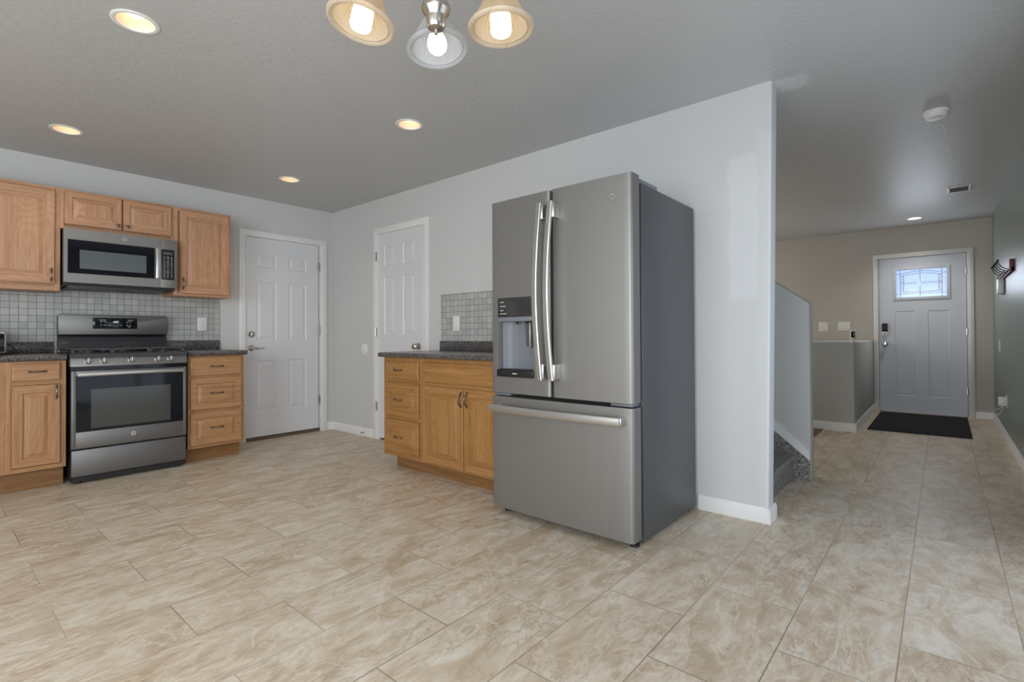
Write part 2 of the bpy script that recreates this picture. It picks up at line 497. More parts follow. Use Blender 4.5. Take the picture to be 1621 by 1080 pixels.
# ------------------------------------------------------------------ geometry helpers
class MB:
    """collects shapes, given in a frame (u, d, z), into one mesh"""

    def __init__(self, tf=None):
        self.bm = bmesh.new()
        self.tf = tf or (lambda u, d, z: (u, d, z))
        self.mi = 0

    def v(self, p):
        return self.bm.verts.new(self.tf(*p))

    def face(self, pts):
        f = self.bm.faces.new([self.v(p) for p in pts])
        f.material_index = self.mi
        return f

    def box(self, u0, u1, d0, d1, z0, z1, bev=0.0, seg=2, only=None):
        vs = [self.v((u, d, z)) for u in (u0, u1) for d in (d0, d1) for z in (z0, z1)]
        fs = []
        for q in ((0, 1, 3, 2), (4, 6, 7, 5), (0, 4, 5, 1), (2, 3, 7, 6), (0, 2, 6, 4), (1, 5, 7, 3)):
            f = self.bm.faces.new([vs[i] for i in q])
            f.material_index = self.mi
            fs.append(f)
        if bev > 0:
            es = list({e for f in fs for e in f.edges})
            bmesh.ops.bevel(self.bm, geom=es, offset=bev, segments=seg, affect='EDGES', profile=0.5)
        return self

    def prism(self, pts, axis, a0, a1, bev=0.0):
        """pts polygon in the two other axes (in order u,d,z without axis), extruded along axis from a0 to a1"""
        def mk(p, a):
            l = list(p)
            l.insert(axis, a)
            return tuple(l)
        A = [self.v(mk(p, a0)) for p in pts]
        B = [self.v(mk(p, a1)) for p in pts]
        n = len(pts)
        fs = [self.bm.faces.new(A), self.bm.faces.new(B[::-1])]
        for i in range(n):
            fs.append(self.bm.faces.new((A[i], A[(i + 1) % n], B[(i + 1) % n], B[i])))
        for f in fs:
            f.material_index = self.mi
        if bev > 0:
            es = list({e for f in fs for e in f.edges})
            bmesh.ops.bevel(self.bm, geom=es, offset=bev, segments=2, affect='EDGES', profile=0.5)
        return self

    def rings(self, rings, close_start=True, close_end=True, wrap=True):
        prev = None
        allr = []
        for r in rings:
            cur = [self.v(p) for p in r]
            allr.append(cur)
            if prev:
                n = len(cur)
                for i in range(n if wrap else n - 1):
                    try:
                        f = self.bm.faces.new((prev[i], prev[(i + 1) % n], cur[(i + 1) % n], cur[i]))
                        f.material_index = self.mi
                    except ValueError:
                        pass
            prev = cur
        if close_start:
            self.bm.faces.new(allr[0]).material_index = self.mi
        if close_end:
            self.bm.faces.new(allr[-1][::-1]).material_index = self.mi
        return self

    def lathe(self, prof, base=(0, 0, 0), axis=(0, 0, 1), seg=32, caps=True):
        """prof: (radius, height) pairs along axis from base, in frame coordinates"""
        a = Vector(axis).normalized()
        t = Vector((1, 0, 0)) if abs(a.x) < 0.9 else Vector((0, 1, 0))
        e1 = a.cross(t).normalized()
        e2 = a.cross(e1)
        b = Vector(base)
        rs = []
        for r, h in prof:
            rs.append([tuple(b + a * h + (e1 * math.cos(2 * PI * i / seg) + e2 * math.sin(2 * PI * i / seg)) * max(r, 1e-5)) for i in range(seg)])
        self.rings(rs, caps, caps)
        return self

    def cyl(self, p0, p1, r, seg=20, bev=0.0):
        a = Vector(p1) - Vector(p0)
        L = a.length
        if bev:
            pr = [(r - bev, 0), (r, bev), (r, L - bev), (r - bev, L)]
        else:
            pr = [(r, 0), (r, L)]
        return self.lathe(pr, p0, a, seg)

    def tube(self, path, r, seg=10, flat=None):
        P = [Vector(p) for p in path]
        n = len(P)
        rs = []
        up = None
        for i in range(n):
            t = (P[min(i + 1, n - 1)] - P[max(i - 1, 0)]).normalized()
            if up is None:
                up = Vector((0, 0, 1)) if abs(t.z) < 0.9 else Vector((1, 0, 0))
            s = t.cross(up).normalized()
            up = s.cross(t).normalized()
            ra = r[i] if isinstance(r, (list, tuple)) else r
            fa, fb = flat or (1, 1)
            rs.append([tuple(P[i] + s * math.cos(2 * PI * k / seg) * ra * fa + up * math.sin(2 * PI * k / seg) * ra * fb) for k in range(seg)])
        return self.rings(rs)

    def strip(self, path, hw, hh, side):
        """rectangular bar along a path; half width hw along 'side' vector, half height hh across"""
        P = [Vector(p) for p in path]
        n = len(P)
        s = Vector(side).normalized()
        rs = []
        c = 0.3
        for i in range(n):
            t = (P[min(i + 1, n - 1)] - P[max(i - 1, 0)]).normalized()
            o = t.cross(s).normalized()
            pts = []
            for (a, b) in ((-1, -1 + c), (-1 + c, -1), (1 - c, -1), (1, -1 + c), (1, 1 - c), (1 - c, 1), (-1 + c, 1), (-1, 1 - c)):
                pts.append(tuple(P[i] + s * a * hw + o * b * hh))
            rs.append(pts)
        return self.rings(rs)

    def relief(self, u0, u1, z0, z1, d, loops, side_mi=None, cap=True):
        """nested rectangles on the plane of depth d; loops = (inset, height out of d)"""
        prev = None
        for ins, h in loops:
            r = [self.v(p) for p in ((u0 + ins, d + h, z0 + ins), (u1 - ins, d + h, z0 + ins), (u1 - ins, d + h, z1 - ins), (u0 + ins, d + h, z1 - ins))]
            if prev:
                for i in range(4):
                    f = self.bm.faces.new((prev[i], prev[(i + 1) % 4], r[(i + 1) % 4], r[i]))
                    f.material_index = side_mi if (side_mi is not None and i in (0, 2)) else self.mi
            prev = r
        if cap:
            self.bm.faces.new(prev).material_index = self.mi
        return self

    def build(self, name, mat, parent=None, smooth=True, ang=35, weld=False):
        if weld:
            bmesh.ops.remove_doubles(self.bm, verts=self.bm.verts, dist=1e-6)
        bmesh.ops.recalc_face_normals(self.bm, faces=self.bm.faces)
        me = bpy.data.meshes.new(name)
        off = Vector((0, 0, 0))
        p = parent
        while p is not None:
            off += Vector(p.location)
            p = p.parent
        if off.length > 0:
            bmesh.ops.translate(self.bm, verts=self.bm.verts, vec=-off)
        self.bm.to_mesh(me)
        self.bm.free()
        mats = mat if isinstance(mat, (list, tuple)) else [mat]
        for m in mats:
            me.materials.append(m)
        if smooth and len(me.polygons):
            me.polygons.foreach_set('use_smooth', [True] * len(me.polygons))
            me.set_sharp_from_angle(angle=math.radians(ang))
        o = bpy.data.objects.new(name, me)
        C.objects.link(o)
        o.parent = parent
        return o


def tag(o, label, cat, group=None):
    o['label'] = label
    o['category'] = cat
    if group:
        o['group'] = group
    return o


def thing(name, label, cat, loc=(0, 0, 0), group=None):
    o = bpy.data.objects.new(name, None)
    o.empty_display_size = 0.1
    C.objects.link(o)
    o.location = loc
    return tag(o, label, cat, group)


def struct(o):
    o['kind'] = 'structure'
    return o


def text(body, size, tf_loc, rot, mat, parent, name, align='CENTER'):
    cu = bpy.data.curves.new(name, 'FONT')
    cu.body = body
    cu.size = size
    cu.extrude = 0.0006
    cu.align_x = align
    cu.align_y = 'CENTER'
    cu.materials.append(mat)
    tmp = bpy.data.objects.new(name, cu)
    C.objects.link(tmp)
    me = bpy.data.meshes.new_from_object(tmp.evaluated_get(bpy.context.evaluated_depsgraph_get()))
    bpy.data.objects.remove(tmp)
    me.materials.clear()
    me.materials.append(mat)
    o = bpy.data.objects.new(name, me)
    C.objects.link(o)
    o.parent = parent
    p = parent
    off = Vector((0, 0, 0))
    while p is not None:
        off += Vector(p.location)
        p = p.parent
    o.location = Vector(tf_loc) - off
    o.rotation_euler = rot
    return o


def copy_tree(o, parent=None):
    c = o.copy()
    C.objects.link(c)
    c.parent = parent
    for ch in list(o.children):
        copy_tree(ch, c)
    return c


TA = lambda u, d, z: (u, -d, z)               # back wall: u along x, d out of the wall
TB = lambda u, d, z: (-d, -u, z)              # side wall with the fridge: u along -y
RW = -5.716
TR = lambda u, d, z: (u, RW + d, z)           # right wall
HX = 5.335
TE = lambda u, d, z: (HX - d, -u, z)          # entry wall
CEIL = 2.44

# ------------------------------------------------------------------ room shell
m = MB()
m.box(-6.3, 5.6, -6.0, 0.3, -0.12, 0.0)
struct(m.build('floor', M['floor']))
m = MB()
m.box(1.20, 5.33, -4.25, -1.92, 0.0, 0.004)
struct(m.build('floor_wood', M['wood_floor']))

CANS = [(-2.42, -2.548, 0.09), (-2.398, -0.79, 0.09), (-0.940, -2.587, 0.09), (-0.905, -0.852, 0.09), (4.80, -5.005, 0.085)]
m = MB()
bm = m.bm
outer = [bm.verts.new(p) for p in ((-6.3, -6.0, CEIL), (5.6, -6.0, CEIL), (5.6, 0.3, CEIL), (-6.3, 0.3, CEIL))]
edges = [bm.edges.new((outer[i], outer[(i + 1) % 4])) for i in range(4)]
for (cx, cy, r) in CANS:
    vs = [bm.verts.new((cx + math.cos(2 * PI * k / 24) * r * 0.84, cy + math.sin(2 * PI * k / 24) * r * 0.84, CEIL)) for k in range(24)]
    edges += [bm.edges.new((vs[k], vs[(k + 1) % 24])) for k in range(24)]
bmesh.ops.triangle_fill(bm, use_beauty=True, use_dissolve=False, edges=edges)
struct(m.build('ceiling', M['ceiling'], smooth=False))

# back wall (range, kitchen door)
m = MB()
m.box(-6.3, -0.945, 0.0, 0.13, 0, CEIL)
m.box(-0.150, 0.12, 0.0, 0.13, 0, CEIL)
m.box(-0.945, -0.150, 0.0, 0.13, 2.055, CEIL)
struct(m.build('wall_back', M['wall']))
# side wall (pantry door, fridge); its free end leans a little
m = MB(TB)
m.box(0.0, 0.888, 0.0, -0.12, 0, CEIL)
m.box(0.888, 1.588, 0.0, -0.12, 2.082, CEIL)
rr_ = 0.014
prof = [(1.588, 0.0)]
prof += [(-rr_ + rr_ * math.sin(PI / 2 * k / 5), -rr_ + rr_ * math.cos(PI / 2 * k / 5)) for k in range(6)]
prof += [(-rr_ + rr_ * math.cos(PI / 2 * k / 5), -0.118 + rr_ - rr_ * math.sin(PI / 2 * k / 5)) for k in range(6)]
prof += [(1.588, -0.118)]
ring = lambda e, z: [((u if u > 1 else e + u), d, z) for u, d in prof]
m.rings([ring(4.511, 0.0), ring(4.551, CEIL)])
struct(m.build('wall_side', M['wall_patched']))
# unseen sheets behind the closed doors, added to stop light at the gaps
m = MB(TB)
m.box(0.80, 1.68, -0.20, -0.22, 0, CEIL)
struct(m.build('pantry_light_block', M['wall']))
m = MB()
m.box(-1.0, -0.1, 0.2, 0.22, 0, CEIL)
struct(m.build('garage_light_block', M['wall']))  # the same unseen blocker, behind the kitchen door
# right wall with the sliding door, left wall with the dining window
m = MB()
m.box(-6.3, -4.8, RW - 0.14, RW, 0, CEIL)
m.box(-4.8, -3.0, RW - 0.14, RW, 0, 0.45)
m.box(-4.8, -3.0, RW - 0.14, RW, 2.06, CEIL)
m.box(-3.0, -1.9, RW - 0.14, RW, 0, CEIL)
m.box(0.4, 5.6, RW - 0.14, RW, 0, CEIL)
m.box(-1.9, 0.4, RW - 0.14, RW, 2.06, CEIL)
struct(m.build('wall_right', M['wall_green']))
m = MB()
m.box(-6.3, -6.0, RW, -5.4, 0, CEIL)
m.box(-6.3, -6.0, -2.9, 0.0, 0, CEIL)
m.box(-6.3, -6.0, -5.4, -2.9, 2.3, CEIL)
m.box(-6.3, -6.0, -5.4, -2.9, 0, 0.4)
struct(m.build('wall_left', M['wall']))
# entry wall
m = MB(TE)
m.box(1.9, 4.592, 0.0, -0.14, 0, CEIL)
m.box(5.49, 5.72, 0.0, -0.14, 0, CEIL)
m.box(4.592, 5.49, 0.0, -0.14, 2.045, CEIL)
struct(m.build('wall_entry', M['wall_entry']))
m = MB()
m.box(0.12, HX, -1.92, -1.80, 0, CEIL)
struct(m.build('wall_living', M['wall_entry']))

# windows behind the camera
m = MB()
for (y0, y1) in ((-5.4, -5.32), (-4.19, -4.11), (-2.98, -2.9)):
    m.box(-6.16, -6.08, y0, y1, 0.4, 2.3)
m.box(-6.16, -6.08, -5.32, -2.98, 0.4, 0.48)
m.box(-6.16, -6.08, -5.32, -2.98, 2.22, 2.3)
wn = struct(m.build('window_1', M['trim']))
m = MB()
m.box(-6.125, -6.115, -5.32, -2.98, 0.48, 2.22)
m.build('pane', M['clear_pane'], wn)
m = MB()
for (x0, x1) in ((-1.9, -1.82), (-0.80, -0.70), (0.32, 0.4)):
    m.box(x0, x1, RW - 0.10, RW - 0.03, 0, 2.06)
m.box(-1.82, 0.32, RW - 0.10, RW - 0.03, 1.98, 2.06)
m.box(-1.82, 0.32, RW - 0.10, RW - 0.03, 0.0, 0.06)
wn = struct(m.build('window_2', M['trim']))
m = MB()
m.box(-1.82, 0.32, RW - 0.07, RW - 0.06, 0.06, 1.98)
m.build('pane', M['clear_pane'], wn)

m = MB()
for (x0, x1) in ((-4.8, -4.72), (-3.94, -3.86), (-3.08, -3.0)):
    m.box(x0, x1, RW - 0.10, RW - 0.03, 0.45, 2.06)
m.box(-4.72, -3.08, RW - 0.10, RW - 0.03, 1.98, 2.06)
m.box(-4.72, -3.08, RW - 0.10, RW - 0.03, 0.45, 0.53)
wn = struct(m.build('added_window_3', M['trim']))  # unseen window put in to go with the added side light
m = MB()
m.box(-4.72, -3.08, RW - 0.07, RW - 0.06, 0.53, 1.98)
m.build('pane', M['clear_pane'], wn)

# entry half wall, stair half wall
m = MB()
m.box(3.385, HX, -4.535, -3.2, 0, 0.95, bev=0.012)
struct(m.build('wall_half_entry', M['wall_box']))
m = MB()
m.prism([(-4.532, 0), (-4.532, 1.264), (-2.96, CEIL - 0.001), (-1.92, CEIL - 0.001), (-1.92, 0)], 0, 1.066, 1.186, bev=0.008)
struct(m.build('wall_half_stair', M['wall_box']))

# carpeted stairs
m = MB()
pts = [(-4.425, 0.0)]
y = -4.425
z = 0.0
for k in range(9):
    z += 0.185
    pts += [(y, z - 0.035), (y - 0.022, z - 0.028), (y - 0.026, z - 0.012), (y - 0.016, z)]
    y += 0.255
    pts += [(y, z)]
pts += [(y, 0.0)]
m.prism(pts, 0, 0.12, 1.066)
struct(m.build('stairs', M['carpet'], ang=50))
m = MB()
m.prism([(-4.528, 0.0), (-3.5, 0.0), (-3.5, 0.99), (-4.528, 0.150)], 0, 1.050, 1.066)
m.prism([(-4.500, 0.0), (-4.425, 0.0), (-4.425, 0.235), (-4.500, 0.160)], 0, 0.120, 0.134)
struct(m.build('stairs_carpet_side', M['carpet']))
m = MB()
sl = 0.82
m.prism([(-4.529, 0.147), (-3.4, 0.147 + sl * 1.129), (-3.4, 0.212 + sl * 1.129), (-4.529, 0.212)], 0, 1.048, 1.066)
struct(m.build('trim_stair', M['trim']))
m = MB()
m.box(1.188, 1.203, -4.528, -4.49, 0.0, 0.055)
struct(m.build('trim_stair_block', M['wall_box']))


# ------------------------------------------------------------------ baseboards and casings
def baseboard(name, tf, u0, u1, h=0.085, t=0.013):
    m = MB(tf)
    m.prism([(0, 0), (t, 0), (t, h - 0.016), (t - 0.004, h - 0.008), (t - 0.006, h), (0, h)], 0, u0, u1)
    return m


for nm, tf, u0, u1 in (('baseboard_back', TA, -0.072, 0.0),
                       ('baseboard_side', TB, 0.0, 0.806),
                       ('baseboard_right', TR, 0.42, HX),
                       ('baseboard_entry', TE, 5.55, 5.716)):
    struct(baseboard(nm, tf, u0, u1).build(nm, M['trim']))
m = baseboard('baseboard_side_end', TB, 4.13, 4.5128)
m.prism([(4.513, 0), (4.513 + 0.013, 0), (4.513 + 0.013, 0.069), (4.513 + 0.009, 0.077), (4.513 + 0.007, 0.085), (4.513, 0.085)], 1, 0.013, -0.132)
struct(m.build('baseboard_side_end', M['trim']))
m = MB()
pr = lambda t, h: [(0, 0), (-t, 0), (-t, h - 0.016), (-t + 0.004, h - 0.008), (-t + 0.006, h), (0, h)]
m.prism([(3.385 + a, b) for a, b in pr(0.014, 0.09)], 1, -4.5352, -3.2)
m.prism([(-4.535 + a, b) for a, b in pr(0.014, 0.09)], 0, 3.371, HX)
struct(m.build('baseboard_half_wall', M['trim']))


def casing(name, tf, u0, u1, top, w0, w1, wt, t=0.017):
    """door casing around opening u0..u1"""
    m = MB(tf)
    for (a, b) in ((u0 - w0, u0), (u1, u1 + w1)):
        m.box(a, b, 0.0, t, 0, top, bev=0.003)
        m.box(a + 0.3 * (b - a), b - 0.3 * (b - a), 0.0, t + 0.003, 0, top, bev=0.002)
    m.box(u0 - w0, u1 + w1, 0.0, t, top, top + wt, bev=0.003)
    m.box(u0 - w0 + 0.01, u1 + w1 - 0.01, 0.0, t + 0.003, top + 0.3 * wt, top + 0.72 * wt, bev=0.002)
    return struct(m.build(name, M['trim']))


casing('trim_1', TA, -0.940, -0.155, 2.050, 0.062, 0.080, 0.060)
casing('trim_2', TB, 0.889, 1.587, 2.080, 0.080, 0.095, 0.060)
casing('trim_3', TE, 4.597, 5.484, 2.040, 0.054, 0.062, 0.056)


def jamb(name, tf, u0, u1, top, depth=0.12):
    m = MB(tf)
    m.box(u0, u0 + 0.006, 0.0, -depth, 0, top)
    m.box(u1 - 0.006, u1, 0.0, -depth, 0, top)
    m.box(u0, u1, 0.0, -depth, top - 0.006, top)
    # stop strips
    m.box(u0, u0 + 0.022, -0.045, -0.06, 0, top)
    m.box(u1 - 0.022, u1, -0.045, -0.06, 0, top)
    m.box(u0, u1, -0.045, -0.06, top - 0.022, top)
    return struct(m.build(name, M['trim']))


jamb('trim_4', TA, -0.945, -0.150, 2.055)
jamb('trim_5', TB, 0.888, 1.588, 2.082)
jamb('trim_6', TE, 4.592, 5.490, 2.045, 0.14)
m = MB(TA)
m.box(-0.939, -0.156, 0.002, -0.12, 0.0, 0.03)
struct(m.build('trim_7', M['bronze']))
m = MB(TE)
m.box(4.598, 5.484, 0.002, -0.13, 0.0, 0.012)
struct(m.build('trim_8', M['bronze']))
m = MB(TB)
m.box(0.894, 1.582, -0.012, -0.12, 0.0, 0.008)
struct(m.build('pantry_gap_shade', M['black_matte']))  # dark strip standing in for the shade under the pantry door


def panel_slab(tf, u0, u1, z0, z1, dfront, thick, bands, loops):
    """door slab; bands = (z range, column cuts, row cuts, kind) with kind 'panel' or 'hole'"""
    m = MB(tf)
    bk = dfront - thick
    for (ba, bb, cols, rows, kind) in bands:
        us = sorted({u0, u1} | {x for c in cols for x in c})
        zs = sorted({ba, bb} | {x for r in rows for x in r})
        for i in range(len(us) - 1):
            for j in range(len(zs) - 1):
                a, b, c, d = us[i], us[i + 1], zs[j], zs[j + 1]
                isp = (a, b) in [tuple(x) for x in cols] and (c, d) in [tuple(x) for x in rows]
                if isp and kind == 'panel':
                    m.relief(a, b, c, d, dfront, loops)
                elif isp:
                    for (p, q) in (((a, c), (a, d)), ((b, c), (b, d)), ((a, c), (b, c)), ((a, d), (b, d))):
                        m.face([(p[0], dfront, p[1]), (q[0], dfront, q[1]), (q[0], bk, q[1]), (p[0], bk, p[1])])
                    continue
                else:
                    m.face([(a, dfront, c), (b, dfront, c), (b, dfront, d), (a, dfront, d)])
                m.face([(a, bk, c), (b, bk, c), (b, bk, d), (a, bk, d)])
    m.face([(u0, bk, z0), (u0, dfront, z0), (u0, dfront, z1), (u0, bk, z1)])
    m.face([(u1, bk, z0), (u1, dfront, z0), (u1, dfront, z1), (u1, bk, z1)])
    m.face([(u0, bk, z1), (u1, bk, z1), (u1, dfront, z1), (u0, dfront, z1)])
    m.face([(u0, bk, z0), (u1, bk, z0), (u1, dfront, z0), (u0, dfront, z0)])
    return m


DP = [(0, 0), (0.009, -0.009), (0.016, -0.009), (0.040, -0.001), (0.042, -0.001)]


def hinge(tf, u, z, parent, flip=1):
    m = MB(tf)
    m.cyl((u, 0.012, z - 0.045), (u, 0.012, z + 0.045), 0.0065, 10, 0.001)
    m.box(u - 0.012, u + 0.012, 0.001, 0.005, z - 0.043, z + 0.043)
    return m.build('hinge', M['nickel'], parent)


# kitchen-to-garage door
d1 = struct(panel_slab(TA, -0.932, -0.170, 0.036, 2.046, -0.004, 0.036, [(0.036, 2.046, [(-0.833, -0.630), (-0.502, -0.307)],
                       [(0.292, 0.801), (1.006, 1.604), (1.743, 1.884)], 'panel')], DP).build('door_1', M['door_white'], ang=12, weld=True))
for z in (1.811, 1.111, 0.344):
    hinge(TA, -0.163, z, d1)
m = MB(TA)
m.lathe([(0.030, -0.004), (0.030, 0.004), (0.026, 0.008), (0.012, 0.010), (0.012, 0.030), (0.010, 0.034)], (-0.882, 0, 0.930), (0, 1, 0), 24)
m.tube([(-0.882, 0.026, 0.930), (-0.882, 0.046, 0.930), (-0.862, 0.052, 0.930), (-0.82, 0.05, 0.925), (-0.775, 0.048, 0.931)], [0.009, 0.009, 0.009, 0.007, 0.005], 10)
m.build('door_lever', M['nickel'], d1)
m = MB(TA)
m.lathe([(0.030, -0.004), (0.030, 0.006), (0.026, 0.011), (0.001, 0.011)], (-0.882, 0, 1.068), (0, 1, 0), 24)
m.box(-0.886, -0.878, 0.010, 0.022, 1.052, 1.084, bev=0.002)
m.build('deadbolt', M['nickel'], d1)

# pantry door
d2 = struct(panel_slab(TB, 0.896, 1.580, 0.014, 2.074, -0.004, 0.036, [(0.014, 2.074, [(0.974, 1.138), (1.277, 1.452)],
                       [(0.22, 0.86), (1.060, 1.636), (1.750, 1.956)], 'panel')], DP).build('door_2', M['door_white'], ang=12, weld=True))
for z in (1.851, 1.084, 0.333):
    hinge(TB, 0.872, z, d2).location = (-0.018, 0, 0)
m = MB(TB)
m.lathe([(0.031, -0.004), (0.031, 0.006), (0.014, 0.012), (0.012, 0.028), (0.022, 0.034), (0.029, 0.046), (0.028, 0.058), (0.018, 0.066), (0.001, 0.067)], (1.515, 0, 0.945), (0, 1, 0), 24)
m.build('door_knob', M['nickel'], d2)

# entry door with leaded glass lite
GU0, GU1, GZ0, GZ1 = 4.786, 5.301, 1.512, 1.876
m = panel_slab(TE, 4.603, 5.477, 0.016, 2.036, -0.004, 0.040,
               [(0.016, 1.40, [(4.772, 4.970), (5.110, 5.317)], [(0.228, 1.334)], 'panel'), (1.40, 2.036, [(GU0, GU1)], [(GZ0, GZ1)], 'hole')],
               [(0, 0), (0.008, -0.005), (0.014, -0.005), (0.034, -0.001), (0.036, -0.001)])
d3 = struct(m.build('door_3', M['door_entry'], ang=12))
m = MB(TE)
for (a, b, c, d) in ((GU0 - 0.028, GU0 + 0.004, GZ0 - 0.030, GZ1 + 0.024), (GU1 - 0.004, GU1 + 0.030, GZ0 - 0.030, GZ1 + 0.024),
                     (GU0, GU1, GZ0 - 0.030, GZ0 + 0.004), (GU0, GU1, GZ1 - 0.004, GZ1 + 0.024)):
    m.box(a, b, -0.004, 0.010, c, d, bev=0.004)
lf = m.build('lite_frame', M['door_entry'], d3)
m = MB(TE)
m.box(GU0, GU1, -0.024, -0.018, GZ0, GZ1)
lg = m.build('leaded_glass', M['door_glass'], d3)
m = MB(TE)
u_ = lambda t: GU0 + t * (GU1 - GU0)
z_ = lambda t: GZ0 + t * (GZ1 - GZ0)
bars = [((0.09, 0), (0.09, 1)), ((0.905, 0), (0.905, 1)), ((0.16, 0.20), (0.16, 0.80)), ((0.845, 0.22), (0.845, 0.80)), ((0, 0.13), (1, 0.13)),
        ((0.09, 0.20), (0.905, 0.20)), ((0.485, 0), (0.485, 0.40)), ((0.485, 0.62), (0.485, 1)), ((0, 0.85), (0.09, 0.85)), ((0.905, 0.83), (1, 0.83))]
for (a, c), (b, d) in bars:
    m.tube([(u_(a), -0.016, z_(c)), (u_(b), -0.016, z_(d))], 0.0028, 6)
for off in (0.0, -0.075):
    m.tube([(u_(0.09 + 0.815 * t), -0.016, z_(0.85 + off + 0.075 * math.sin(PI * t))) for t in [i / 14 for i in range(15)]], 0.0028, 6)
for s in (1, -1):
    m.tube([(u_(0.09 + 0.33 * t), -0.016, z_(0.51 + s * 0.035 * math.sin(PI * 2.0 * t))) for t in [i / 16 for i in range(17)]], 0.0022, 6)
    m.tube([(u_(0.905 - 0.36 * t), -0.016, z_(0.51 + s * 0.035 * math.sin(PI * 2.0 * t))) for t in [i / 16 for i in range(17)]], 0.0022, 6)
dm = [(0.485, 0.62), (0.53, 0.51), (0.485, 0.40), (0.44, 0.51), (0.485, 0.62)]
m.tube([(u_(a), -0.016, z_(b)) for a, b in dm], 0.003, 6)
m.build('lead_came', M['lead'], lg)
m = MB(TE)
for (a, b, c, d) in ((0.095, 0.155, 0.21, 0.80), (0.85, 0.90, 0.21, 0.80), (0.16, 0.845, 0.14, 0.195)):
    m.box(u_(a), u_(b), -0.018, -0.0165, z_(c), z_(d))
m.build('bevel_border', M['bevel_glass'], lg)
m = MB(TE)
m.box(4.633, 4.694, -0.004, 0.024, 1.065, 1.178, bev=0.006)
kp = m.build('keypad_lock', M['black_matte'], d3)
m = MB(TE)
m.box(4.633, 4.694, -0.004, 0.027, 1.016, 1.066, bev=0.006)
kb = m.build('lock_cover', M['white_plastic'], kp)
m = MB(TE)
m.box(4.650, 4.677, 0.026, 0.0285, 1.034, 1.044, bev=0.002)
m.build('lock_slot', M['black_matte'], kp)
m = MB(TE)
m.lathe([(0.031, -0.004), (0.031, 0.006), (0.014, 0.012), (0.012, 0.028), (0.022, 0.034), (0.029, 0.046), (0.028, 0.058), (0.018, 0.066), (0.001, 0.067)], (4.664, 0, 0.905), (0, 1, 0), 24)
m.build('door_knob', M['nickel'], d3)
m = MB(TE)
m.lathe([(0.008, -0.004), (0.008, 0.003), (0.001, 0.004)], (4.66, 0, 0.735), (0, 1, 0), 12)
m.build('door_screw', M['nickel'], d3)
for z in (1.814, 1.062, 0.326):
    hinge(TE, 5.486, z, d3)


# ------------------------------------------------------------------ cabinets
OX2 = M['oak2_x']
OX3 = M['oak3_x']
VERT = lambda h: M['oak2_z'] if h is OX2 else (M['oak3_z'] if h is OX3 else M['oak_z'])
def raised_loops(st, thick):
    return [(0.0, -thick), (0.0, -0.005), (0.005, 0.0), (st - 0.004, 0.0), (st, -0.009), (st + 0.008, -0.009), (st + 0.032, -0.0005), (st + 0.034, -0.0005)]


def cab_door(tf, u0, u1, z0, z1, d, parent, hmat, name='door', st=0.056):
    m = MB(tf)
    m.relief(u0, u1, z0, z1, d, raised_loops(st, 0.018), side_mi=1)
    m.face([(u0, d - 0.018, z0), (u1, d - 0.018, z0), (u1, d - 0.018, z1), (u0, d - 0.018, z1)])
    return m.build(name, [VERT(hmat), hmat], parent, ang=12, weld=True)


def cab_drawer(tf, u0, u1, z0, z1, d, parent, hmat, raised):
    m = MB(tf)
    if raised:
        lp = raised_loops(0.050, 0.018)
    else:
        lp = [(0.0, -0.018), (0.0, -0.006), (0.003, -0.003), (0.009, 0.0), (0.010, 0.0)]
    m.relief(u0, u1, z0, z1, d, lp)
    m.face([(u0, d - 0.018, z0), (u1, d - 0.018, z0), (u1, d - 0.018, z1), (u0, d - 0.018, z1)])
    return m.build('drawer', [hmat], parent, ang=12, weld=True)


def pull(tf, u, z, d, parent, vertical=False, L=0.088):
    """arched bronze pull with spread feet and a small waist"""
    m = MB(tf)
    h = L / 2
    pts = []
    rr = []
    for i in range(13):
        t = -1 + 2 * i / 12
        s = t * h
        o = 0.026 * (1 - abs(t) ** 2.6)
        pts.append((u, d + o, z + s) if vertical else (u + s, d + o, z))
        rr.append(0.0062 - 0.0018 * abs(math.sin(t * PI * 1.5)))
    m.tube(pts, rr, 8)
    for s in (-h, h):
        b = (u, d, z + s) if vertical else (u + s, d, z)
        m.lathe([(0.0085, -0.001), (0.0085, 0.003), (0.006, 0.007), (0.001, 0.008)], b, (0, 1, 0), 12)
    return m.build('handle', M['bronze'], parent)


def sqknob(tf, u, z, d, parent):
    m = MB(tf)
    m.lathe([(0.008, -0.001), (0.006, 0.010), (0.006, 0.016)], (u, d, z), (0, 1, 0), 12)
    m.box(u - 0.014, u + 0.014, d + 0.014, d + 0.025, z - 0.012, z + 0.012, bev=0.003)
    return m.build('knob', M['bronze'], parent)


def carcass(tf, u0, u1, z0, z1, depth, parent, fr=0.03, hmat=None, mids=(), stiles=()):
    """box with a face frame; faces frame at d = depth"""
    m = MB(tf)
    m.box(u0 + 0.002, u1 - 0.002, 0.002, depth - 0.018, z0, z1)
    vm = VERT(hmat)
    b = m.build('body', vm, parent)
    m = MB(tf)
    m.box(u0, u0 + fr, depth - 0.018, depth, z0, z1, bev=0.0015, seg=1)
    m.box(u1 - fr, u1, depth - 0.018, depth, z0, z1, bev=0.0015, seg=1)
    for s in stiles:
        m.box(s - fr / 2, s + fr / 2, depth - 0.018, depth, z0 + fr, z1 - fr, bev=0.0015, seg=1)
    m.mi = 1
    m.box(u0 + fr, u1 - fr, depth - 0.018, depth, z1 - fr, z1, bev=0.0015, seg=1)
    m.box(u0 + fr, u1 - fr, depth - 0.018, depth, z0, z0 + fr, bev=0.0015, seg=1)
    for z in mids:
        m.box(u0 + fr, u1 - fr, depth - 0.018, depth, z - 0.015, z + 0.015, bev=0.0015, seg=1)
    m.build('face_frame', [vm, hmat], parent)
    return b


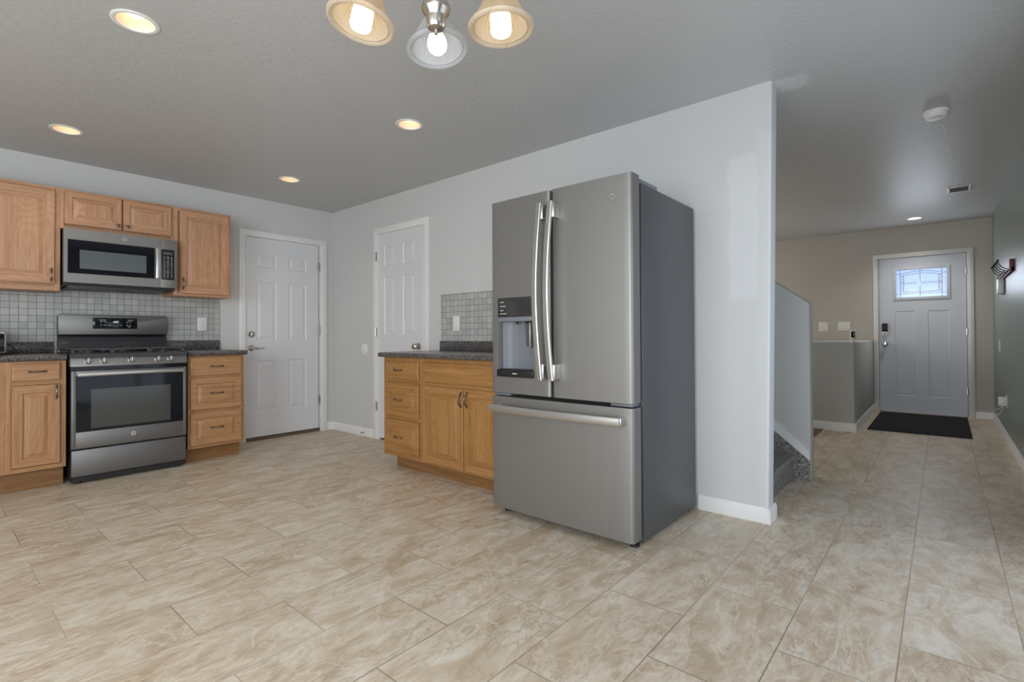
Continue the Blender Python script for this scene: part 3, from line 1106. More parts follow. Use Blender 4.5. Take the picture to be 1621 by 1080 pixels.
def toe(tf, u0, u1, d, z1, parent):
    m = MB(tf)
    m.box(u0, u1, 0.01, d, 0.0, z1)
    return m.build('toe_board', M['oak_toe'], parent)


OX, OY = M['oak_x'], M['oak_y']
UD = 0.312
# upper cabinets
t = thing('wall_cabinet', 'tall oak wall cabinet left of the microwave, cut by the picture edge', 'cabinet', (-2.62, -0.15, 1.392), 'oak wall cabinets')
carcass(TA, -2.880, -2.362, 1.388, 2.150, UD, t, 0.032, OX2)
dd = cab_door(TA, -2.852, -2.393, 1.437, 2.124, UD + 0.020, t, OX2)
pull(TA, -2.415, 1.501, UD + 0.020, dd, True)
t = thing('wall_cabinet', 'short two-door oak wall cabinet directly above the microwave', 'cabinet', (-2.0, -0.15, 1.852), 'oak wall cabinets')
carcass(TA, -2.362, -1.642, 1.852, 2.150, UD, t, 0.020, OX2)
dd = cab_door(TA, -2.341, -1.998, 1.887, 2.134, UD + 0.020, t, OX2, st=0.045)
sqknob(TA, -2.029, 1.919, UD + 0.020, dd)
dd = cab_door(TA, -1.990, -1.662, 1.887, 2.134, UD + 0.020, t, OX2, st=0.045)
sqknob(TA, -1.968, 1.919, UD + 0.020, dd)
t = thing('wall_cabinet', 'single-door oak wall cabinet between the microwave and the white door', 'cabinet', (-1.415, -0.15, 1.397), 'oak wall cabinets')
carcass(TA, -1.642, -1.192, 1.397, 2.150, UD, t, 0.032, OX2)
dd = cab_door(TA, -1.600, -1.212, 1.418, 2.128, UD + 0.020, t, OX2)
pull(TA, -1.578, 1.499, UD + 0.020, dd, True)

# base cabinets on the back wall
BD = 0.520
BT = 0.884
t = thing('base_cabinet', 'plain oak corner base cabinet at the left edge under the counter', 'cabinet', (-2.98, -0.25, 0), 'oak base cabinets')
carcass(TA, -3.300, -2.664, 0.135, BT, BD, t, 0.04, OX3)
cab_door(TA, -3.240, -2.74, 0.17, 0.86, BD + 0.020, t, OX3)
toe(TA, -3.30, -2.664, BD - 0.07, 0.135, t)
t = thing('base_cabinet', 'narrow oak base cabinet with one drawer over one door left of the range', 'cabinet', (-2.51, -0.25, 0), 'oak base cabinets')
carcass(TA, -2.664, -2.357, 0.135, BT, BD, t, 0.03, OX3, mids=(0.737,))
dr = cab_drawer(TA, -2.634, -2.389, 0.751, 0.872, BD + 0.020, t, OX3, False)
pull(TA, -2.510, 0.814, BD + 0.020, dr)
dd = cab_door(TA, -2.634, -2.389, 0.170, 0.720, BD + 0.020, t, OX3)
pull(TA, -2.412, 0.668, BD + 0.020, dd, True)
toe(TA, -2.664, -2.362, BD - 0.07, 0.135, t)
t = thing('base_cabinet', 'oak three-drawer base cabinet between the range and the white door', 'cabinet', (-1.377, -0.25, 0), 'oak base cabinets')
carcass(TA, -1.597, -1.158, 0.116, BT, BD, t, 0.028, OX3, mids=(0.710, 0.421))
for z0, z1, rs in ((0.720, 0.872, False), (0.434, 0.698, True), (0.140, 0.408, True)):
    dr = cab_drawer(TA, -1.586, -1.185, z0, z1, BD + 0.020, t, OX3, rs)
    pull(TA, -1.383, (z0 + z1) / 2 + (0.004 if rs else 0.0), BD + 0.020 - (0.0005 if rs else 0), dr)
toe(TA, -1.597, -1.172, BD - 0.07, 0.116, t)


def counter(name, label, tf, u0, u1, depth, z0, z1, loc, bs0, bs1, bz1, ulabel):
    t = thing(name, label, 'countertop', loc, 'granite countertops')
    m = MB(tf)
    n = 6
    r = (z1 - z0) / 2
    prof = [(0.0, z0), (depth - r, z0)]
    prof += [(depth - r + r * math.sin(PI * k / n), z0 + r - r * math.cos(PI * k / n)) for k in range(1, n)]
    prof += [(depth - r, z1), (0.0, z1)]
    m.prism(prof, 0, u0, u1)
    m.build('worktop', M['granite'], t)
    m = MB(tf)
    m.box(bs0, bs1, 0.0, 0.020, z1, bz1, bev=0.005)
    tag(m.build('counter_upstand', M['granite']), ulabel, 'counter upstand', 'granite upstands')
    return t


counter('countertop', 'dark speckled granite countertop left of the range', TA, -3.30, -2.358, 0.556, 0.885, 0.928, (-2.8, -0.25, 0.885), -3.30, -2.358, 1.012, 'low dark granite upstand on the counter left of the range')
counter('countertop', 'short dark granite countertop right of the range by the white door', TA, -1.600, -1.142, 0.556, 0.885, 0.926, (-1.37, -0.25, 0.885), -1.612, -1.174, 1.012, 'low dark granite upstand right of the range under the outlet')

# base cabinets beside the fridge
ID = 0.600
t = thing('base_cabinet', 'oak drawer base cabinet beside the fridge, three drawers at its open end', 'cabinet', (-0.3, -2.05, 0), 'oak base cabinets')
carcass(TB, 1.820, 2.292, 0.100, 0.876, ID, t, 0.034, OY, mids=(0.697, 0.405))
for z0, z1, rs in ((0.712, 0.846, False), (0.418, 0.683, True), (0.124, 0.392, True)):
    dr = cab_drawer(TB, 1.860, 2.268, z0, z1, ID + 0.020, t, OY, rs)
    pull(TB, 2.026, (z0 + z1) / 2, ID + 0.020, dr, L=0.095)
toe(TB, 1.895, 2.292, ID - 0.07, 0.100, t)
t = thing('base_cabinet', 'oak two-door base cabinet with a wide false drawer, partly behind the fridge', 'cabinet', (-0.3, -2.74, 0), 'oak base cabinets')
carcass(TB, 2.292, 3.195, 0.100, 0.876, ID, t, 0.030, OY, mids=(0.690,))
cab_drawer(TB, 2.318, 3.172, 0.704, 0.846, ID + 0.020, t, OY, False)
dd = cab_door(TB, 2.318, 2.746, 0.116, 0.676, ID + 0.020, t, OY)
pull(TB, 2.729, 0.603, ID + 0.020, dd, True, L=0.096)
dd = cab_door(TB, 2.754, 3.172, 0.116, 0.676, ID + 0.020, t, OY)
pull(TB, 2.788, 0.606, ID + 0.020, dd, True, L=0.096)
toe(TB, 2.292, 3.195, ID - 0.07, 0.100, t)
counter('countertop', 'dark speckled granite countertop beside the fridge', TB, 1.800, 3.195, 0.648, 0.877, 0.914, (-0.3, -2.5, 0.877), 1.830, 3.195, 0.997, 'low dark granite upstand on the counter beside the fridge')

# mosaic backsplashes
m = MB(TA)
m.box(-3.30, -2.36, 0.0, 0.008, 1.012, 1.388)
m.box(-2.36, -1.64, 0.0, 0.008, 0.95, 1.60)
m.box(-1.64, -1.176, 0.0, 0.008, 1.012, 1.397)
struct(m.build('wall_back_mosaic', M['mosaic_a']))
m = MB(TB)
m.box(1.838, 3.3, 0.0, 0.008, 0.997, 1.412)
struct(m.build('wall_side_mosaic', M['mosaic_b']))


# ------------------------------------------------------------------ emblem used on the appliances
def emblem(tf, u, z, d, r, parent, rot):
    m = MB(tf)
    m.lathe([(r, 0.0), (r, 0.002), (r * 0.93, 0.003), (r * 0.80, 0.003), (r * 0.78, 0.0018), (0.0005, 0.0018)], (u, d, z), (0, 1, 0), 28)
    e = m.build('emblem', M['chrome'], parent)
    e['label'] = 'round silver emblem'
    p = tf(u, d + 0.0024, z)
    text('GE', r * 1.05, p, rot, M['fridge_side'], e, 'emblem_letters')
    return e


ROT_A = (math.radians(90), 0, 0)
ROT_B = (math.radians(90), 0, math.radians(-90))

# ------------------------------------------------------------------ gas range
t = thing('gas_range', 'grey steel gas range with five knobs and a dark oven window', 'range', (-1.985, -0.3, 0))
RU0, RU1 = -2.343, -1.624
m = MB(TA)
m.box(RU0 + 0.004, RU1 - 0.004, 0.02, 0.555, 0.045, 0.900)
m.build('body', M['black'], t)
m = MB(TA)
m.box(RU0 + 0.006, RU1 - 0.006, 0.555, 0.582, 0.056, 0.243, bev=0.006)
m.build('storage_drawer', M['slate_cool'], t)
for u in (RU0 + 0.05, RU1 - 0.05):
    for dpt in (0.08, 0.53):
        m = MB(TA)
        m.lathe([(0.020, 0.0), (0.020, 0.014), (0.012, 0.018), (0.012, 0.047)], (u, dpt, 0), (0, 0, 1), 14)
        m.build('foot', M['black_matte'], t)
m = MB(TA)
m.box(RU0 + 0.012, RU1 - 0.012, 0.50, 0.552, 0.012, 0.056)
m.build('under_range_shade', M['black_matte'], t)  # black filler that stands for the shade below the drawer
# oven door
GU = (-2.312, -1.651)
GZ = (0.372, 0.772)
m = MB(TA)
m.box(RU0 + 0.004, GU[0], 0.557, 0.588, 0.254, 0.806, bev=0.004)
m.box(GU[1], RU1 - 0.004, 0.557, 0.588, 0.254, 0.806, bev=0.004)
m.box(GU[0] - 0.004, GU[1] + 0.004, 0.557, 0.588, 0.254, GZ[0], bev=0.004)
m.box(GU[0] - 0.004, GU[1] + 0.004, 0.557, 0.588, GZ[1], 0.806, bev=0.004)
od = m.build('oven_door', M['slate_cool'], t)
m = MB(TA)
m.box(GU[0], GU[1], 0.560, 0.583, GZ[0], GZ[1])
m.build('door_glass', M['glass_black'], od)
m = MB(TA)
m.box(-2.230, -1.738, 0.580, 0.5835, 0.391, 0.671)
wz = m.build('oven_window', M['glass_window'], od)
m = MB(TA)
m.strip([(-2.312 + 0.651 * i / 16, 0.632 + 0.012 * math.sin(PI * i / 16), 0.781 + 0.003 * math.sin(PI * i / 16)) for i in range(17)], 0.0125, 0.007, (0, 0, 1))
for u in (-2.296, -1.677):
    m.box(u - 0.012, u + 0.012, 0.586, 0.630, 0.772, 0.790, bev=0.003)
m.build('oven_handle', M['chrome'], od)
emblem(TA, -1.980, 0.320, 0.588, 0.017, od, ROT_A)
# gap strip under the knobs
m = MB(TA)
m.box(RU0 + 0.012, RU1 - 0.012, 0.50, 0.566, 0.808, 0.838)
m.build('vent_strip', M['glass_black'], t)
# control panel
m = MB(TA)
m.prism([(0.50, 0.838), (0.586, 0.836), (0.586, 0.846), (0.574, 0.906), (0.50, 0.906)], 0, RU0, RU1, bev=0.002)
cp = m.build('control_panel', M['slate'], t)
for u in (-2.245, -2.156, -1.990, -1.821, -1.736):
    m = MB(TA)
    nrm = (0, 0.98, 0.196)
    b = (u, 0.577, 0.875)
    m.lathe([(0.024, 0.0), (0.024, 0.004), (0.021, 0.006), (0.019, 0.024), (0.017, 0.027), (0.001, 0.027)], b, nrm, 26)
    m.box(u - 0.004, u + 0.004, 0.596, 0.612, 0.860, 0.900, bev=0.0025)
    k = m.build('knob', M['knob_steel'], t)
    m = MB(TA)
    m.box(u + 0.0055, u + 0.009, 0.600, 0.6105, 0.862, 0.898, bev=0.001)
    m.build('knob_groove', M['fridge_side'], k)
# cooktop
m = MB(TA)
m.prism([(0.045, 0.900), (0.590, 0.900), (0.592, 0.912), (0.585, 0.926), (0.565, 0.930), (0.06, 0.930), (0.045, 0.925)], 0, RU0 - 0.003, RU1 + 0.003)
m.build('cooktop', M['iron'], t)
for (u, dd_) in ((-2.22, 0.20), (-2.22, 0.44), (-1.984, 0.31), (-1.75, 0.20), (-1.75, 0.44)):
    m = MB(TA)
    m.lathe([(0.050, 0.0), (0.050, 0.006), (0.036, 0.010), (0.036, 0.018), (0.001, 0.020)], (u, dd_, 0.929), (0, 0, 1), 20)
    m.build('burner', M['iron'], t)
for (a, b) in ((-2.325, -2.105), (-2.094, -1.875), (-1.864, -1.642)):
    m = MB(TA)
    zt, zb = 0.966, 0.930
    for (p, q) in (((a, 0.085), (b, 0.085)), ((a, 0.545), (b, 0.545)), ((a, 0.085), (a, 0.545)), ((b, 0.085), (b, 0.545)),
                   ((a, 0.315), (b, 0.315)), (((a + b) / 2, 0.085), ((a + b) / 2, 0.545))):
        m.box(min(p[0], q[0]) - 0.006, max(p[0], q[0]) + 0.006, min(p[1], q[1]) - 0.006, max(p[1], q[1]) + 0.006, zt - 0.012, zt, bev=0.003, seg=1)
    for u in (a, b):
        for d_ in (0.085, 0.545):
            m.box(u - 0.009, u + 0.009, d_ - 0.009, d_ + 0.009, zb, zt - 0.006, bev=0.003, seg=1)
    m.build('grate', M['iron'], t)
# backguard
m = MB(TA)
m.prism([(0.022, 0.925), (0.082, 0.925), (0.078, 0.955), (0.055, 1.068), (0.022, 1.068)], 0, RU0, RU1, bev=0.003)
m.build('backguard_base', M['black_gloss'], t)
m = MB(TA)
n = 6
r = 0.022
pts = [(RU0, 1.068), (RU1, 1.068), (RU1, 1.228 - r)]
pts += [(RU1 - r + r * math.cos(PI / 2 * k / n), 1.228 - r + r * math.sin(PI / 2 * k / n)) for k in range(1, n + 1)]
pts += [(RU0 + r - r * math.sin(PI / 2 * k / n), 1.228 - r + r * math.cos(PI / 2 * k / n)) for k in range(0, n + 1)]
m.prism(pts, 1, 0.022, 0.088, bev=0.003)
bgd = m.build('backguard', M['slate_cool'], t)
m = MB(TA)
m.box(-2.135, -1.842, 0.0865, 0.0905, 1.114, 1.203, bev=0.0018)
pn = m.build('touch_panel', M['glass_black'], bgd)
m = MB(TA)
for (u, z, wd) in ((-2.072, 1.185, 0.044), (-1.890, 1.185, 0.036), (-2.083, 1.170, 0.014), (-2.058, 1.170, 0.016), (-2.083, 1.145, 0.012), (-2.058, 1.145, 0.018),
                   (-2.026, 1.142, 0.012), (-1.952, 1.142, 0.010), (-1.912, 1.169, 0.014), (-1.892, 1.169, 0.012), (-1.912, 1.145, 0.012), (-1.892, 1.145, 0.012), (-1.898, 1.131, 0.018)):
    m.box(u - wd / 2, u + wd / 2, 0.0903, 0.0909, z - 0.0022, z + 0.0022)
m.tube([(-2.008 + 0.036 * k / 8, 0.0906, 1.139 - 0.009 * math.sin(PI * k / 8)) for k in range(9)], 0.0009, 5)
m.build('panel_lettering', M['mark_white'], bgd)
text('4:07', 0.021, TA(-1.987, 0.0912, 1.170), ROT_A, M['display_lit'], bgd, 'clock_digits')

# ------------------------------------------------------------------ microwave
t = thing('microwave', 'grey steel over-the-range microwave below the short oak cabinet', 'microwave', (-2.0, -0.2, 1.43))
MU0, MU1, MZ0, MZ1, MD = -2.355, -1.643, 1.450, 1.846, 0.400
m = MB(TA)
m.box(MU0 + 0.003, MU1 - 0.003, 0.005, MD - 0.045, 1.432, 1.850)
m.build('body', M['black_matte'], t)
m = MB(TA)
m.box(MU0 + 0.03, MU1 - 0.06, 0.03, MD - 0.06, 1.418, 1.434, bev=0.004)
vb = m.build('underside', M['iron'], t)
for u in (-2.20, -1.84):
    m = MB(TA)
    for k in range(7):
        m.box(u - 0.11, u + 0.11, 0.06 + k * 0.035, 0.078 + k * 0.035, 1.414, 1.419, bev=0.001, seg=1)
    m.build('filter', M['slate_cool'], vb)
gu0, gu1, gz0, gz1 = -2.334, -1.798, 1.518, 1.767
SPL = -1.759
m = MB(TA)
for (a, b, c, d) in ((MU0, gu0, MZ0, MZ1), (gu1, SPL - 0.001, MZ0, MZ1), (gu0, gu1, MZ0, gz0), (gu0, gu1, gz1, MZ1)):
    m.box(a, b, MD - 0.045, MD, c, d)
md = m.build('door', M['slate'], t)
m = MB(TA)
m.box(gu0, gu1, MD - 0.03, MD - 0.001, gz0, gz1)
m.build('door_glass', M['glass_black'], md)
m = MB(TA)
m.box(-2.266, -1.854, MD - 0.003, MD - 0.0004, 1.556, 1.695)
m.build('door_window', M['mw_window'], md)
m = MB(TA)
m.strip([(-1.780, MD + 0.022 + 0.008 * math.sin(PI * k / 10), 1.524 + 0.240 * k / 10) for k in range(11)], 0.0145, 0.006, (1, 0, 0))
for z in (1.545, 1.742):
    m.box(-1.788, -1.772, MD - 0.001, MD + 0.022, z - 0.010, z + 0.010, bev=0.002)
m.build('handle', M['chrome'], md)
emblem(TA, -1.996, 1.810, MD, 0.016, md, ROT_A)
m = MB(TA)
m.box(SPL + 0.001, MU1, MD - 0.045, MD, MZ0, MZ1, bev=0.002)
pc = m.build('control_column', M['slate'], t)
m = MB(TA)
m.box(-1.753, -1.661, MD - 0.002, MD + 0.0015, 1.516, 1.764, bev=0.001)
m.build('keypad', M['black'], pc)
m = MB(TA)
m.box(-1.741, -1.674, MD + 0.001, MD + 0.0025, 1.722, 1.744, bev=0.0005, seg=1)
m.build('display', M['fridge_side'], pc)
m = MB(TA)
for k, z in enumerate((1.703, 1.692, 1.679, 1.664, 1.652, 1.640, 1.627, 1.612, 1.594, 1.580, 1.566, 1.552, 1.538)):
    for j in range(3):
        u = -1.734 + j * 0.026 + (0.002 if k % 3 else 0)
        wd = 0.017 if (k in (0, 3, 9) and j == 1) else 0.0095
        m.box(u - wd / 2, u + wd / 2, MD + 0.0012, MD + 0.0022, z - 0.0021, z + 0.0021)
m.build('key_marks', M['mark_white'], pc)

# ------------------------------------------------------------------ refrigerator
FY0, FY1, FD = 3.216, 4.128, 0.838        # u range along the wall, door face distance
t = thing('refrigerator', 'tall grey steel french-door refrigerator with dispenser and bottom freezer', 'refrigerator', (-0.4, -3.67, 0))
m = MB(TB)
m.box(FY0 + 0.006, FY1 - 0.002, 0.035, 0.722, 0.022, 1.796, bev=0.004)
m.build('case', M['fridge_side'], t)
m = MB(TB)
m.box(FY0 + 0.02, FY1 - 0.02, 0.715, 0.752, 0.05, 1.79)
m.build('gasket', M['gasket'], t)
m = MB(TB)
m.box(FY0 + 0.03, FY1 - 0.03, 0.60, 0.735, 0.022, 0.05)
m.build('kick_plate', M['black_matte'], t)
for u in (FY0 + 0.045, FY1 - 0.045):
    m = MB(TB)
    m.lathe([(0.024, 0.0), (0.024, 0.012), (0.014, 0.016), (0.014, 0.04)], (u, 0.735, 0), (0, 0, 1), 16)
    m.build('foot', M['black_matte'], t)
    m = MB(TB)
    m.lathe([(0.022, 0.0), (0.022, 0.012), (0.014, 0.016), (0.014, 0.03)], (u, 0.09, 0), (0, 0, 1), 16)
    m.build('foot', M['black_matte'], t)
for u0, u1 in ((FY0 + 0.01, FY0 + 0.10), (FY1 - 0.10, FY1 - 0.012)):
    m = MB(TB)
    m.box(u0, u1, 0.515, 0.74, 1.795, 1.822, bev=0.006)
    m.build('hinge_cover', M['cap_grey'], t)


def fdoor(name, u0, u1, z0, z1, parent, hole=None):
    """door with softly rounded vertical edges; hole = (u0,u1,z0,z1) for the dispenser"""
    m = MB(TB)
    d0 = 0.752

    def dp(u):
        # gentle crown over the whole width of the appliance plus a rounded edge
        c = 0.006 * (1 - ((u - (FY0 + FY1) / 2) / ((FY1 - FY0) / 2)) ** 2)
        e = min(u - u0, u1 - u)
        rr = 0.016
        cut = 0.0 if e > rr else rr - math.sqrt(max(0, rr * rr - (rr - e) ** 2))
        return FD - 0.006 + c - cut

    us = [u0, u0 + 0.001, u0 + 0.003, u0 + 0.007, u0 + 0.012, u0 + 0.016]
    n = 14
    us += [u0 + 0.016 + (u1 - u0 - 0.032) * k / n for k in range(1, n)]
    us += [u1 - 0.016, u1 - 0.012, u1 - 0.007, u1 - 0.003, u1 - 0.001, u1]
    zs = [z0, z1]
    if hole:
        us += [hole[0], hole[1]]
        zs += [hole[2], hole[3]]
    us = sorted(set(round(u, 5) for u in us))
    zs = sorted(zs)
    for i in range(len(us) - 1):
        for j in range(len(zs) - 1):
            a, b, c, d = us[i], us[i + 1], zs[j], zs[j + 1]
            if hole and a >= hole[0] - 1e-5 and b <= hole[1] + 1e-5 and c >= hole[2] - 1e-5 and d <= hole[3] + 1e-5:
                continue
            m.face([(a, dp(a), c), (b, dp(b), c), (b, dp(b), d), (a, dp(a), d)])
    top = [(u, dp(u)) for u in us]
    for z in (z0, z1):
        m.face([(u, d, z) for u, d in top] + [(u1, d0, z), (u0, d0, z)])
    m.face([(u0, d0, z0), (u0, dp(u0), z0), (u0, dp(u0), z1), (u0, d0, z1)])
    m.face([(u1, d0, z0), (u1, dp(u1), z0), (u1, dp(u1), z1), (u1, d0, z1)])
    m.face([(u0, d0, z0), (u1, d0, z0), (u1, d0, z1), (u0, d0, z1)])
    return m.build(name, M['slate'], parent, ang=50, weld=True)


SPF = 3.655
DH = (3.276, 3.534, 0.846, 1.258)
ld = fdoor('left_door', FY0, SPF - 0.006, 0.712, 1.826, t, DH)
rd = fdoor('right_door', SPF + 0.006, FY1, 0.712, 1.826, t)
fz = fdoor('freezer_drawer', FY0, FY1, 0.046, 0.690, t)
# dispenser
m = MB(TB)
m.box(DH[0], DH[1], 0.758, 0.7605, DH[2], DH[3])
n = 10
cz0, cz1 = DH[2] + 0.005, 1.128
um, hw_ = (DH[0] + DH[1]) / 2, (DH[1] - DH[0]) / 2
arc = [(um - hw_ * math.cos(PI * k / n), FD - 0.003 - 0.070 * math.sin(PI * k / n) ** 0.7) for k in range(n + 1)]
for k in range(n):
    (a, b), (c, d) = arc[k], arc[k + 1]
    m.face([(a, b, cz0), (c, d, cz0), (c, d, cz1), (a, b, cz1)])
m.face([(a, b, cz0) for a, b in arc])
m.face([(a, b, cz1) for a, b in arc])
ds = m.build('dispenser_recess', M['cap_grey'], ld, ang=60)
m = MB(TB)
m.box(DH[0] - 0.003, DH[1] + 0.003, 0.80, FD + 0.003, 1.150, DH[3] + 0.003, bev=0.003)
m.build('dispenser_screen', M['screen_grey'], ld)
m = MB(TB)
m.box(DH[0] - 0.002, DH[1] + 0.002, 0.80, FD + 0.002, 1.124, 1.150, bev=0.003)
dl = m.build('dispenser_lip', M['cap_grey'], ld)
m = MB(TB)
m.cyl((3.388, 0.80, 1.128), (3.388, 0.80, 1.108), 0.008, 12)
m.build('water_nozzle', M['black_matte'], ld)
m = MB(TB)
m.box(3.450, 3.495, 0.785, 0.812, 1.112, 1.128, bev=0.004)
m.build('ice_chute', M['black_matte'], ld)
m = MB(TB)
m.prism([(3.452, 1.116), (3.494, 1.116), (3.490, 0.975), (3.458, 0.985)], 1, 0.796, 0.806, bev=0.002)
m.build('ice_paddle', M['fridge_side'], ld)
m = MB(TB)
m.box(3.488, 3.496, 0.800, 0.818, 0.972, 1.116, bev=0.002)
m.build('paddle_edge', M['chrome'], ld)
m = MB(TB)
m.box(DH[0] - 0.006, DH[1] + 0.004, 0.775, FD + 0.012, 0.806, 0.848, bev=0.005)
tr_ = m.build('drip_tray', M['black'], ld)
m = MB(TB)
m.box(3.390, 3.424, FD + 0.0118, FD + 0.0128, 0.824, 0.830)
m.build('tray_mark', M['mark_white'], tr_)
m = MB(TB)
for k, (z, wd) in enumerate(((1.236, 0.03), (1.212, 0.042), (1.188, 0.026), (1.170, 0.05))):
    m.box(3.292, 3.292 + wd, FD + 0.0026, FD + 0.0034, z - 0.002, z + 0.002)
m.build('screen_marks', M['mark_white'], ld)


# door handles: bowed flat bars on square posts
def bar(parent, u, z0, z1, sgn):
    m = MB(TB)
    n = 22
    L = z1 - z0
    path = []
    for k in range(n + 1):
        s = k / n
        bow = math.sin(PI * s)
        path.append((u + sgn * 0.018 * bow, FD + 0.052 + 0.020 * bow, z0 + L * s))
    m.strip(path, 0.0165, 0.009, (1, 0, 0))
    h = m.build('handle', M['chrome'], parent, ang=25)
    for z in (z0 + 0.045, z1 - 0.045):
        m = MB(TB)
        m.box(u - 0.011, u + 0.022, FD - 0.006, FD + 0.050, z - 0.040, z + 0.040, bev=0.004)
        m.build('handle_post', M['chrome'], h)
    return h


bar(ld, 3.617, 0.806, 1.748, -1)
bar(rd, 3.690, 0.806, 1.748, -1)
m = MB(TB)
path = []
for k in range(23):
    s = k / 22
    path.append((3.244 + 0.842 * s, FD + 0.050 + 0.020 * math.sin(PI * s), 0.630 - 0.0 * s))
m.strip(path, 0.0195, 0.009, (0, 0, 1))
h = m.build('handle', M['chrome'], fz, ang=25)
for u in (3.262, 4.068):
    m = MB(TB)
    m.box(u - 0.018, u + 0.022, FD - 0.01, FD + 0.046, 0.612, 0.648, bev=0.004)
    m.build('handle_post', M['chrome'], h)
emblem(TB, 4.030, 1.722, FD - 0.0015, 0.017, rd, ROT_B)
for u0, u1 in ((FY0 + 0.012, FY0 + 0.13), (FY1 - 0.13, FY1 - 0.012)):
    m = MB(TB)
    m.box(u0, u1, 0.74, FD - 0.024, 0.694, 0.708, bev=0.003)
    m.build('centre_hinge', M['cap_grey'], t)


# ------------------------------------------------------------------ small wall things
def plate(tf, u, z, wd, ht, d=0.0, name='wall_outlet', label='', cat='outlet', kind='outlet', gangs=1, group=None):
    p = tf(u, d, z)
    t = thing(name, label, cat, p, group)
    m = MB(tf)
    m.box(u - wd / 2, u + wd / 2, d, d + 0.006, z - ht / 2, z + ht / 2, bev=0.002)
    m.build('cover_plate', M['white_plastic'], t)
    if kind == 'outlet':
        for s in (-1, 1):
            m = MB(tf)
            m.box(u - 0.017, u + 0.017, d + 0.005, d + 0.0085, z + s * 0.020 - 0.014, z + s * 0.020 + 0.014, bev=0.003)
            rc = m.build('receptacle', M['white_plastic'], t)
            m = MB(tf)
            for uu in (-0.006, 0.006):
                m.box(u + uu - 0.001, u + uu + 0.001, d + 0.0083, d + 0.0088, z + s * 0.020 - 0.004, z + s * 0.020 + 0.005)
            m.build('slot', M['black_matte'], rc)
    else:
        for g in range(gangs):
            c = u + (g - (gangs - 1) / 2) * 0.046
            m = MB(tf)
            m.prism([(d + 0.005, z - 0.033), (d + 0.011, z - 0.033), (d + 0.007, z), (d + 0.009, z + 0.033), (d + 0.005, z + 0.033)], 0, c - 0.016, c + 0.016)
            m.build('rocker', M['white_plastic'], t)
    return t


plate(TA, -1.328, 1.164, 0.080, 0.122, 0.008, label='white double outlet on the mosaic right of the range', group=None)
plate(TB, 2.041, 1.150, 0.082, 0.128, 0.008, 'light_switch', 'white rocker switch on the mosaic beside the fridge', 'light switch', 'switch', 1)
plate(TE, 3.960, 1.142, 0.118, 0.130, 0.0, 'light_switch', 'two-gang white switch plate farthest from the entry door', 'light switch', 'switch', 2)
plate(TE, 4.208, 1.146, 0.144, 0.122, 0.0, 'light_switch', 'wider three-gang white switch plate nearest the entry door', 'light switch', 'switch', 3)
plate(TR, 4.42, 0.90, 0.075, 0.125, 0.0, 'light_switch', 'white switch plate seen edge-on low on the sage grey wall', 'light switch', 'switch', 1)

o = MB(TB)
o.lathe([(0.060, 0.0), (0.060, 0.004), (0.056, 0.006), (0.001, 0.007)], (0.630, 0, 0.907), (0, 1, 0), 32)
tag(o.build('round_cover_plate', M['white_plastic']), 'round white blank cover plate on the wall left of the pantry door', 'cover plate')
t = thing('door_stop', 'small spring door stop on the baseboard left of the pantry door', 'door stop', (-0.013, -0.645, 0.040))
m = MB(TB)
pts = [(0.645 + 0.006 * math.cos(k * 0.9), 0.013 + 0.055 * k / 60, 0.040 + 0.006 * math.sin(k * 0.9)) for k in range(61)]
m.tube(pts, 0.0014, 5)
m.build('spring', M['nickel'], t)
m = MB(TB)
m.cyl((0.645, 0.066, 0.040), (0.645, 0.082, 0.040), 0.008, 12, 0.002)
m.build('tip', M['white_plastic'], t)

# toaster-like box on the left counter
t = thing('countertop_appliance', 'silver-edged black appliance at the left edge of the counter', 'appliance', (-2.77, -0.30, 0.928))
m = MB(TA)
m.box(-2.93, -2.645, 0.10, 0.40, 0.936, 1.088, bev=0.014, seg=3)
m.build('housing', M['chrome'], t)
m = MB(TA)
m.box(-2.915, -2.658, 0.39, 0.404, 0.950, 1.074, bev=0.004)
m.build('front_panel', M['glass_black'], t)
for u in (-2.90, -2.68):
    for d_ in (0.14, 0.37):
        m = MB(TA)
        m.cyl((u, d_, 0.928), (u, d_, 0.938), 0.012, 10)
        m.build('foot', M['black_matte'], t)
m = MB(TA)
m.tube([(-2.66, 0.16, 0.995), (-2.62, 0.14, 1.000), (-2.595, 0.16, 0.975), (-2.588, 0.22, 0.950), (-2.60, 0.30, 0.934), (-2.635, 0.37, 0.932), (-2.67, 0.44, 0.932), (-2.72, 0.46, 0.932), (-2.80, 0.465, 0.932)], 0.0042, 8)
m.build('power_cord', M['black_matte'], t)

# right wall: hook rack, chime, charger
t = thing('coat_rack', 'maroon wooden coat rack with black wire hooks on the sage grey wall', 'coat rack', (3.3, RW, 1.57))
m = MB(TR)
m.box(2.92, 3.78, 0.0, 0.022, 1.566, 1.605, bev=0.004)
m.box(2.92, 2.96, 0.0, 0.030, 1.566, 1.668, bev=0.004)
m.build('board', M['maroon'], t)
for k in range(5):
    u = 3.02 + k * 0.165
    m = MB(TR)
    m.tube([(u, 0.020, 1.585), (u, 0.035, 1.592), (u, 0.055, 1.600), (u + 0.01, 0.075, 1.618), (u + 0.02, 0.088, 1.645), (u + 0.03, 0.094, 1.668)], 0.0040, 8)
    m.lathe([(0.001, -0.010), (0.008, -0.006), (0.010, 0.0), (0.008, 0.006), (0.001, 0.010)], (u + 0.03, 0.094, 1.672), (0, 0, 1), 12)
    m.tube([(u, 0.022, 1.590), (u, 0.034, 1.566), (u, 0.048, 1.560), (u, 0.058, 1.570), (u, 0.056, 1.580)], 0.0040, 8)
    m.build('hook', M['black_matte'], t)
t = thing('door_chime', 'white door chime box under the coat rack', 'door chime', (3.9, RW, 1.50))
m = MB(TR)
